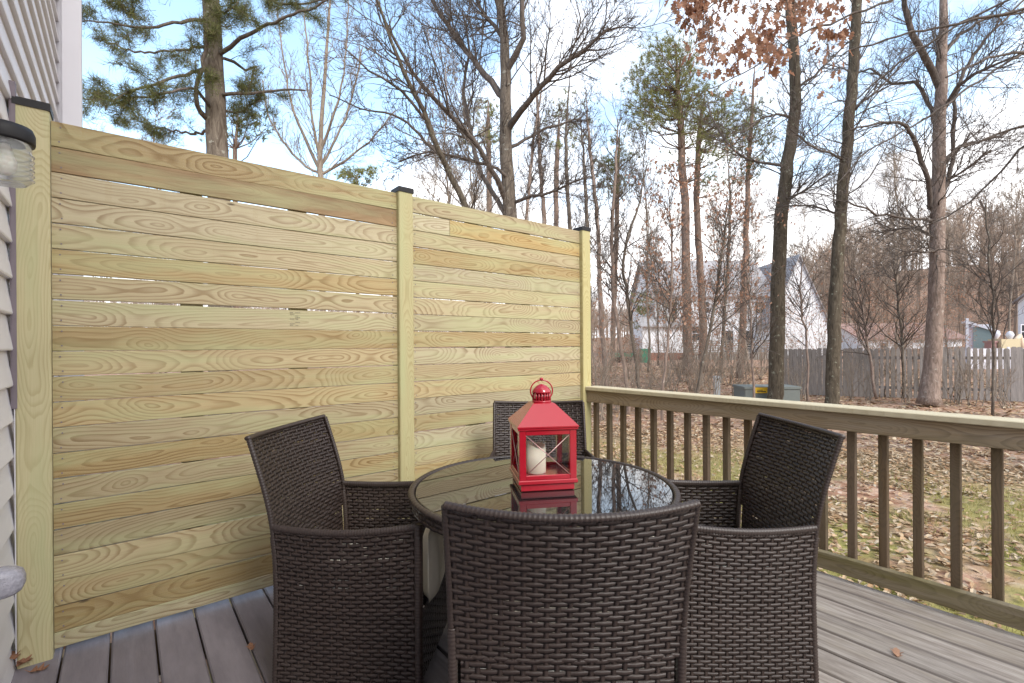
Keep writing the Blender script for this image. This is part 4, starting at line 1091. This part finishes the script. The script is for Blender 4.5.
def far_house():
    Zh=44; g=-.1; o=empty('white_house',(18,Zh,g),0,label='white two storey house with grey roof and back deck beyond the trees',cat='house')
    xa=(655-512)*Zh/F; xb=(772-512)*Zh/F
    ez=W(700,294,Zh).z; rz=W(720,262,Zh+4).z
    mb=MB(); wallblock(mb,o,xa,xb,Zh,Zh+8,g+.5,ez,rz,'x'); 
    xl=(638-512)*Zh/F
    wallblock(mb,o,xl,xa+2.8,Zh-1.5,Zh-.01,g+.7,W(650,327,Zh-1.5).z)
    mb.build('wall',M['wall'],o)
    gable(o,'roof',xa,xb,Zh,Zh+8,ez,rz,M['shingle'],'x',.4)
    # lean-to roof of the left wing
    L=Vector(o.location); z1=W(650,327,Zh-1.5).z; m=MB(); a=xl-.3; b=xa+3.1
    vs=[(a,Zh-1.9,z1-.02),(b,Zh-1.9,z1-.02),(b,Zh-.01,z1+.9),(a,Zh-.01,z1+.9)]; vs+=[(x,y,z+.12) for x,y,z in vs]
    m.add([Vector(v)-L for v in vs],[(3,2,1,0),(4,5,6,7),(0,1,5,4),(1,2,6,5),(2,3,7,6),(3,0,4,7)]); m.build('lean_to_roof',M['shingle'],o)
    # gabled right wing
    Zg=Zh-2; xc=(770-512)*Zg/F; xd=(828-512)*Zg/F; e2=W(828,322,Zg).z; r2=W(799,256,Zg).z
    mb=MB(); wallblock(mb,o,xc,xd,Zg,Zg+9,g+.3,e2,r2,'y'); mb.build('gable_wall',M['wall'],o); gable(o,'gable_roof',xc,xd,Zg,Zg+9,e2,r2,M['shingle'],'y',.25)
    mb=MB(); L=Vector(o.location)
    box(mb,(xl-L.x,Zh-1.48-L.y,g-.4-L.z),(xb-L.x,Zh+7.9-L.y,g+.72-L.z)); box(mb,(xc-L.x,Zg+.02-L.y,g-.4-L.z),(xd-.02-L.x,Zg+8.9-L.y,g+.32-L.z)); mb.build('brick_foundation',M['brick'],o)
    X=lambda x:(x-512)*Zh/F
    window(o,X(692),X(704),Zh,W(0,345,Zh).z,W(0,331,Zh).z)
    window(o,X(724),X(733),Zh,W(720,353,Zh).z,W(720,331,Zh).z,grid=False,name='door'); window(o,X(743),X(753),Zh,W(720,353,Zh).z,W(720,331,Zh).z,grid=False,name='door')
    for a in (668,700,735,755): window(o,X(a),X(a+9),Zh,W(a,313,Zh).z,W(a,302,Zh).z)
    # deck
    d0,d1=X(690)*.93,X(772)*.93; y0,y1=Zh-3,Zh-.05; zf=W(0,357,Zh-3).z
    m=MB(); box(m,(d0-L.x,y0-L.y,zf-.15-L.z),(d1-L.x,y1-L.y,zf-L.z))
    dk=m.build('back_deck',M['oldtimber'],o); m=MB()
    for zz in (.12,.32,.52,.72,.92): box(m,(d0-L.x,y0-.02-L.y,zf+zz-L.z),(d1-L.x,y0+.03-L.y,zf+zz+.07-L.z))
    k=d0
    while k<=d1+.01: box(m,(k-.05-L.x,y0-.1-L.y,-.8-L.z),(k+.05-L.x,y0-.021-L.y,zf+1.05-L.z)); k+=(d1-d0)/4
    m.build('deck_rail',M['oldtimber'],dk)
    m=MB(); k=d0
    while k<d1: box(m,(k-L.x,y0-L.y,-.8-L.z),(k+.13-L.x,y0+.02-L.y,zf-.17-L.z)); k+=.2
    m.build('deck_skirt',M['oldtimber'],dk)
far_house()
def shed():
    Z=30; X=lambda x:(x-512)*Z/F; o=empty('garden_shed',(X(981),Z,gz(X(981),Z)),0,label='small pale mauve shed with grey green door beyond the picket fence',cat='shed')
    g=gz(X(981),Z)-.1; mb=MB(); zt=W(990,333,Z).z; L=Vector(o.location)
    x0,x1=X(970),X(993); zl=W(975,323,Z).z
    vs=[(x0,Z,g),(x1,Z,g),(x1,Z,zt),(x0,Z,zl)]; vs+=[(a,Z+3,c) for a,b,c in vs]
    mb.add([Vector(v)-L for v in vs],[(0,1,2,3),(7,6,5,4),(1,5,6,2),(0,3,7,4),(3,2,6,7)]); mb.build('wall',M['shedw'],o)
    m=MB(); vs=[(x0-.2,Z-.2,zl+.05),(x1+.3,Z-.2,zt-.03),(x1+.3,Z+3.2,zt-.03),(x0-.2,Z+3.2,zl+.05)]; vs+=[(a,b,c+.15) for a,b,c in vs]
    m.add([Vector(v)-L for v in vs],[(3,2,1,0),(4,5,6,7),(0,1,5,4),(1,2,6,5),(2,3,7,6),(3,0,4,7)]); m.build('roof',M['trim'],o)
    m=MB(); box(m,(X(974)-L.x,-.05,g-L.z),(X(991)-L.x,-.005,W(0,336,Z).z-L.z+.15)); m.build('door',M['teal'],o)
    m=MB(); box(m,(X(972)-L.x,-.09,W(0,335,Z).z-L.z+.1),(X(993)-L.x,-.051,W(0,335,Z).z-L.z+.25)); box(m,(X(967)-L.x,-.3,g-L.z),(X(969.6)-L.x,-.05,W(968,318,Z).z-L.z)); box(m,(X(992)-L.x,-.09,g-L.z),(X(994)-L.x,-.051,zt-L.z)); m.build('door_trim',M['trim'],o); o.rotation_euler=(0,0,-.66); o.scale=(.80,.6,1)
shed()
def others():
    Z=34; X=lambda x,Z=34:(x-512)*Z/F
    o=empty('white_cottage',(X(1030),Z,0),0,label='white house wall at the right edge beyond the picket fence',cat='house'); L=Vector(o.location)
    mb=MB(); x0,x1=X(1018,42),X(1180); g=gz(x0,Z)-.2; wallblock(mb,o,x0,x1,Z,Z+8,g,W(1018,292,Z).z,7.5,'x'); mb.build('wall',M['wall'],o); gable(o,'roof',x0,x1,Z,Z+8,W(1018,292,Z).z,7.5,M['shingle'],'x',.3)
    window(o,X(1021),X(1026),Z,W(0,345,Z).z,W(0,332,Z).z)
    Z2=48; o=empty('brown_roofed_house',(X(915,Z2),Z2,0),0,label='low house with brown roof half hidden above the picket fence',cat='house')
    mb=MB(); x0,x1=X(862,Z2),X(962,Z2); g=gz(x0,Z2)-.3; ez=W(900,338,Z2).z; wallblock(mb,o,x0,x1,Z2,Z2+7,g,ez,ez+1.5,'x'); mb.build('wall',M['wall'],o); gable(o,'roof',x0,x1,Z2,Z2+7,ez,ez+1.5,M['redroof'],'x',.4)
    for a in (880,900,935): window(o,X(a,Z2),X(a+6,Z2),Z2,ez-1.5,ez-.5)
    # white vinyl fence behind the pickets
    Z3=26; o=empty('vinyl_fence',(X(990,Z3),Z3,gz(X(990,Z3),Z3)),0,label='white vinyl fence showing just over the picket fence at far right',cat='fence'); L=Vector(o.location)
    m=MB(); zt=W(990,348.5,Z3).z; box(m,(X(966,Z3)-L.x,0,-.1),(X(1100,Z3)-L.x,.05,zt-L.z)); m.build('panel',M['trim'],o)
    m=MB(); k=X(966,Z3)
    while k<X(1100,Z3): box(m,(k-L.x,-.05,-.1),(k+.12-L.x,-.001,zt+.08-L.z)); k+=2.2
    m.build('posts',M['trim'],o)
    # play structure: yellow slide and red and white tower bits
    Z4=28; c=Vector((X(1004,Z4),Z4,gz(X(1004,Z4),Z4))); o=empty('play_set',c,0,label='toy play house in yellow, white and red beside the mauve shed',cat='play set')
    m=MB(); box(m,(-.55,-.4,1.0),(.55,.4,1.55)); box(m,(-.5,-.35,0),(-.42,-.27,1)); box(m,(.42,-.35,0),(.5,-.27,1)); box(m,(-.5,.27,0),(-.42,.35,1)); box(m,(.42,.27,0),(.5,.35,1)); m.build('platform',M['toyy'],o)
    m=MB(); tube(m,[(.55,0,1.3),(.9,0,1.7),(1.0,0,1.2),(1.6,0,.1)],.16,10); m.build('slide',M['toyo'],o,True)
    for x,z,c2 in ((-.45,1.85,'trim'),(.35,1.8,'trim')):
        m=MB(); lathe(m,Vector((x,0,z)),[(.05,-.3),(.12,-.2),(.2,0),(.12,.17),(.01,.22)],12); m.build('dome',M[c2],o,True)
    m=MB(); box(m,(-.95,-.2,0),(-.6,.2,1.35)); box(m,(-1.0,-.25,1.351),(-.57,.25,1.45)); m.build('side_tower',M['toyr'],o)
M['toyy']=plain('yellow_plastic',(.55,.45,.28),.5); M['toyo']=plain('tan_plastic',(.66,.5,.35),.5); M['toyr']=plain('dull_red_plastic',(.36,.20,.18),.5); M['toyg']=plain('green_plastic',(.02,.28,.17),.5)
others()
def yard_bits():
    Z=15.3; c=W(766,402,Z); gx,gy=c.x,c.y; g=gz(gx,gy)
    o=empty('utility_box',(gx,gy,g),math.radians(-4),label='low grey metal utility box with a yellow warning sticker beside the dark trunk',cat='utility box')
    top=W(766,386,Z).z-g; hw=26*Z/F
    m=MB(); board(m,Vector((0,0,-.1)),Zv,top+.04,Vector((1,0,0)),2*hw,Vector((0,1,0)),.9,.02); m.build('cabinet',M['ugrey'],o)
    m=MB(); board(m,Vector((0,0,top-.055)),Zv,.07,Vector((1,0,0)),2*hw+.06,Vector((0,1,0)),.96,.012); m.build('lid',M['ugrey'],o)
    m=MB(); x0=-hw+.30; box(m,(x0,-.483,top-.18),(x0+.36,-.4812,top-.005)); m.build('warning_sticker',M['sticker'],o)
    m=MB(); box(m,(x0+.05,-.4845,top-.15),(x0+.31,-.4835,top-.12)); box(m,(x0+.05,-.4845,top-.10),(x0+.22,-.4835,top-.08)); m.build('sticker_print',M['dark'],o)
    Z=16; c=W(717,396,Z); g=gz(c.x,c.y)
    o=empty('cable_pedestal',(c.x,c.y,g),0,label='narrow pale grey cable pedestal standing in the brush',cat='pedestal'); tp=W(717,376,Z).z-g
    m=MB(); board(m,Vector((0,0,-.1)),Zv,tp-.02,Vector((1,0,0)),.17,Vector((0,1,0)),.15,.012); m.build('post',M['pgrey'],o)
    m=MB(); board(m,Vector((0,0,tp-.14)),Zv,.14,Vector((1,0,0)),.19,Vector((0,1,0)),.17,.02); m.build('cap',M['pgrey'],o)
    m=MB(); board(m,Vector((-.02,-.09,tp-.12)),Zv,.05,Vector((1,0,0)),.05,Vector((0,1,0)),.01,.002); m.build('latch',M['dark'],o)
    # green garden things by the far house
    Z=38; c=W(622,357,Z)
    o=empty('garden_cart',(c.x,c.y,gz(c.x,c.y)),0,label='small green garden cart left of the white house',cat='cart')
    m=MB(); vs=[(-.9,-.4,.75),(.9,-.4,.75),(.9,.4,.75),(-.9,.4,.75),(-.6,-.3,.35),(.6,-.3,.35),(.6,.3,.35),(-.6,.3,.35)]; m.add(vs,[(0,1,5,4),(1,2,6,5),(2,3,7,6),(3,0,4,7),(4,5,6,7)]); m.build('tray',M['toyg'],o)
    for s in (-.4,.4):
        m=MB(); lathe(m,Vector((s,-.4,.25)),[(.1,-.04),(.25,-.04),(.25,.04),(.1,.04)],18,ax=Vector((0,1,0))); m.build('wheel',M['black'],o)
    m=MB(); tube(m,[(.85,-.3,.75),(1.4,-.3,1.0),(1.4,.3,1.0),(.85,.3,.75)],.03,6); m.build('handle',M['black'],o)
    c=W(645,360,Z); o=empty('green_bin',(c.x,c.y,gz(c.x,c.y)),0,label='dark green wheeled bin by the left corner of the white house',cat='bin')
    m=MB(); vs=[(-.3,-.3,0),(.3,-.3,0),(.3,.3,0),(-.3,.3,0),(-.38,-.38,1.0),(.38,-.38,1.0),(.38,.38,1.0),(-.38,.38,1.0)]; m.add(vs,[(3,2,1,0),(4,5,6,7),(0,1,5,4),(1,2,6,5),(2,3,7,6),(3,0,4,7)]); m.build('body',M['toyg'],o)
    m=MB(); board(m,Vector((0,0,1.002)),Zv,.09,Vector((1,0,0)),.82,Vector((0,1,0)),.82,.03); m.build('lid',M['toyg'],o)
M['ugrey']=plain('grey_green_metal',(.15,.165,.15),.6); M['pgrey']=plain('pale_grey_plastic',(.42,.43,.43),.6); M['sticker']=plain('yellow_sticker',(.75,.45,.02),.5)
yard_bits()
# ---------------------------------------------------------------- fallen leaves on the deck
def deck_leaf(pos,rz,s,label,tilt=.3):
    o=MB(); P=[]
    for a,c,h in ((-.35,0,.25),(0,.05,0),(.22,.34,.18),(.34,.14,.03),(.55,.46,.22),(.62,.16,.03),(.85,.22,.12),(1,0,.2),(.85,-.22,.1),(.62,-.16,.02),(.55,-.46,.25),(.34,-.14,.03),(.22,-.34,.15),(0,-.05,0)):
        P.append((a*s,c*s,abs(h)*s+.001))
    o.add(P,[(0,1,13),(1,2,3,11,12,13),(3,4,5,9,10,11),(5,6,7,8,9)],[(0,0,s*77)]*14)
    b=o.build('fallen_leaf',M['oak']); b.location=pos; b.rotation_euler=(0,0,rz)
    tag(b,label,'leaf','fallen leaves on the deck'); 
def on_deck(x,y,z=.002):
    b=(y-HC)+TH*(x-512); Z=F*(H-z)/b; a=(x-512)-TH*(y-341.5); return Vector((a*Z/F,Z,z))
deck_leaf(on_deck(898,657),1.0,.052,'small curled brown leaf on the worn deck boards at the right')
deck_leaf(on_deck(252,650),2.2,.045,'small brown leaf on the painted deck boards at the left')
deck_leaf(on_deck(30,672),.4,.06,'brown leaf on the deck in front of the left fence post')
for i,(x,y,z) in enumerate(((16,640,.03),(18,648,.02),(17,630,.06))):
    deck_leaf(UV(-.335,P-.03-.02*i,z),i*1.3,.06,['upper','lower','middle'][i]+' brown leaf caught between siding and the left fence post')
# ---------------------------------------------------------------- world, sun, camera
w=bpy.data.worlds.new('World'); S.world=w; w.use_nodes=True; nt=w.node_tree; nt.nodes.clear()
class WN(NT):
    def __init__(s,t): s.t=t; s.out=t.nodes.new('ShaderNodeOutputWorld')
q=WN(nt)
SUN_EL=math.radians(38); SUN_AZ=math.radians(148)   # clockwise from +Y
sky=q.n('TexSky'); sky.sky_type='NISHITA'; sky.sun_disc=False; sky.sun_elevation=SUN_EL; sky.sun_rotation=SUN_AZ; sky.air_density=1.; sky.dust_density=.6
dirv=q.n('TexCoord').outputs['Generated']; X,Y,Z=q.sep(dirv)[0:3]
up=q.math('MAXIMUM',Z,.03)
pl=q.comb(q.math('DIVIDE',X,q.math('ADD',up,.25)),q.math('DIVIDE',Y,q.math('ADD',up,.25)),0)
cn=q.noise(pl,1.15,7,.58,.35); cn2=q.noise(pl,5.,5,.6,.3)
az=q.math('ARCTAN2',X,Y)
# open blue high on the left, broken cloud to the right and low down
bias=q.math('ADD', q.mapr(az,-.55,.45,-.10,.12), q.mapr(Z,.06,.42,.26,-.10))
rear=q.mapr(Y,-.1,.4,.12,0)
cl=q.math('ADD',q.math('ADD',cn,q.math('MULTIPLY',q.math('SUBTRACT',cn2,.5),.18)),q.math('ADD',bias,rear))
mask=q.mapr(cl,.40,.60,0,1)
cloud=q.mix(q.mapr(q.noise(pl,2.3,6,.6,.5),.36,.62,0,1),(4.8,4.8,5.0),(9.2,9.1,9.0))
hs=q.n('HueSaturation'); q.put(hs.inputs['Color'],sky.outputs[0]); hs.inputs['Value'].default_value=1.55; hs.inputs['Saturation'].default_value=.82
c=q.mix(mask,q.mix(1.,hs.outputs[0],(.93,1.06,1.06),'MULTIPLY'),cloud)
bg=q.n('Background'); q.put(bg.inputs[0],c); bg.inputs[1].default_value=.10
nt.links.new(bg.outputs[0],q.out.inputs[0])
L=bpy.data.lights.new('sun','SUN'); L.energy=1.2; L.angle=math.radians(26); L.color=(1,.975,.94)
lo=bpy.data.objects.new('sun',L); COL.objects.link(lo)
sd=Vector((math.sin(SUN_AZ)*math.cos(SUN_EL),math.cos(SUN_AZ)*math.cos(SUN_EL),math.sin(SUN_EL)))
lo.rotation_euler=sd.to_track_quat('Z','Y').to_euler()
cd=bpy.data.cameras.new('camera'); cam=bpy.data.objects.new('camera',cd); COL.objects.link(cam); S.camera=cam
cd.sensor_width=36; cd.lens=36*F/1024; cd.shift_y=(HC-341.5)/1024; cd.clip_end=4000; cd.clip_start=.05
cam.matrix_world=Matrix.Translation((0,0,H))@Matrix.Rotation(math.radians(90),4,'X')@Matrix.Rotation(-TH,4,'Z')
S.view_settings.view_transform='Standard'; S.view_settings.look='None'; S.view_settings.exposure=1.55; S.view_settings.gamma=1
S.render.engine='CYCLES'; S.cycles.max_bounces=8; S.cycles.transparent_max_bounces=12
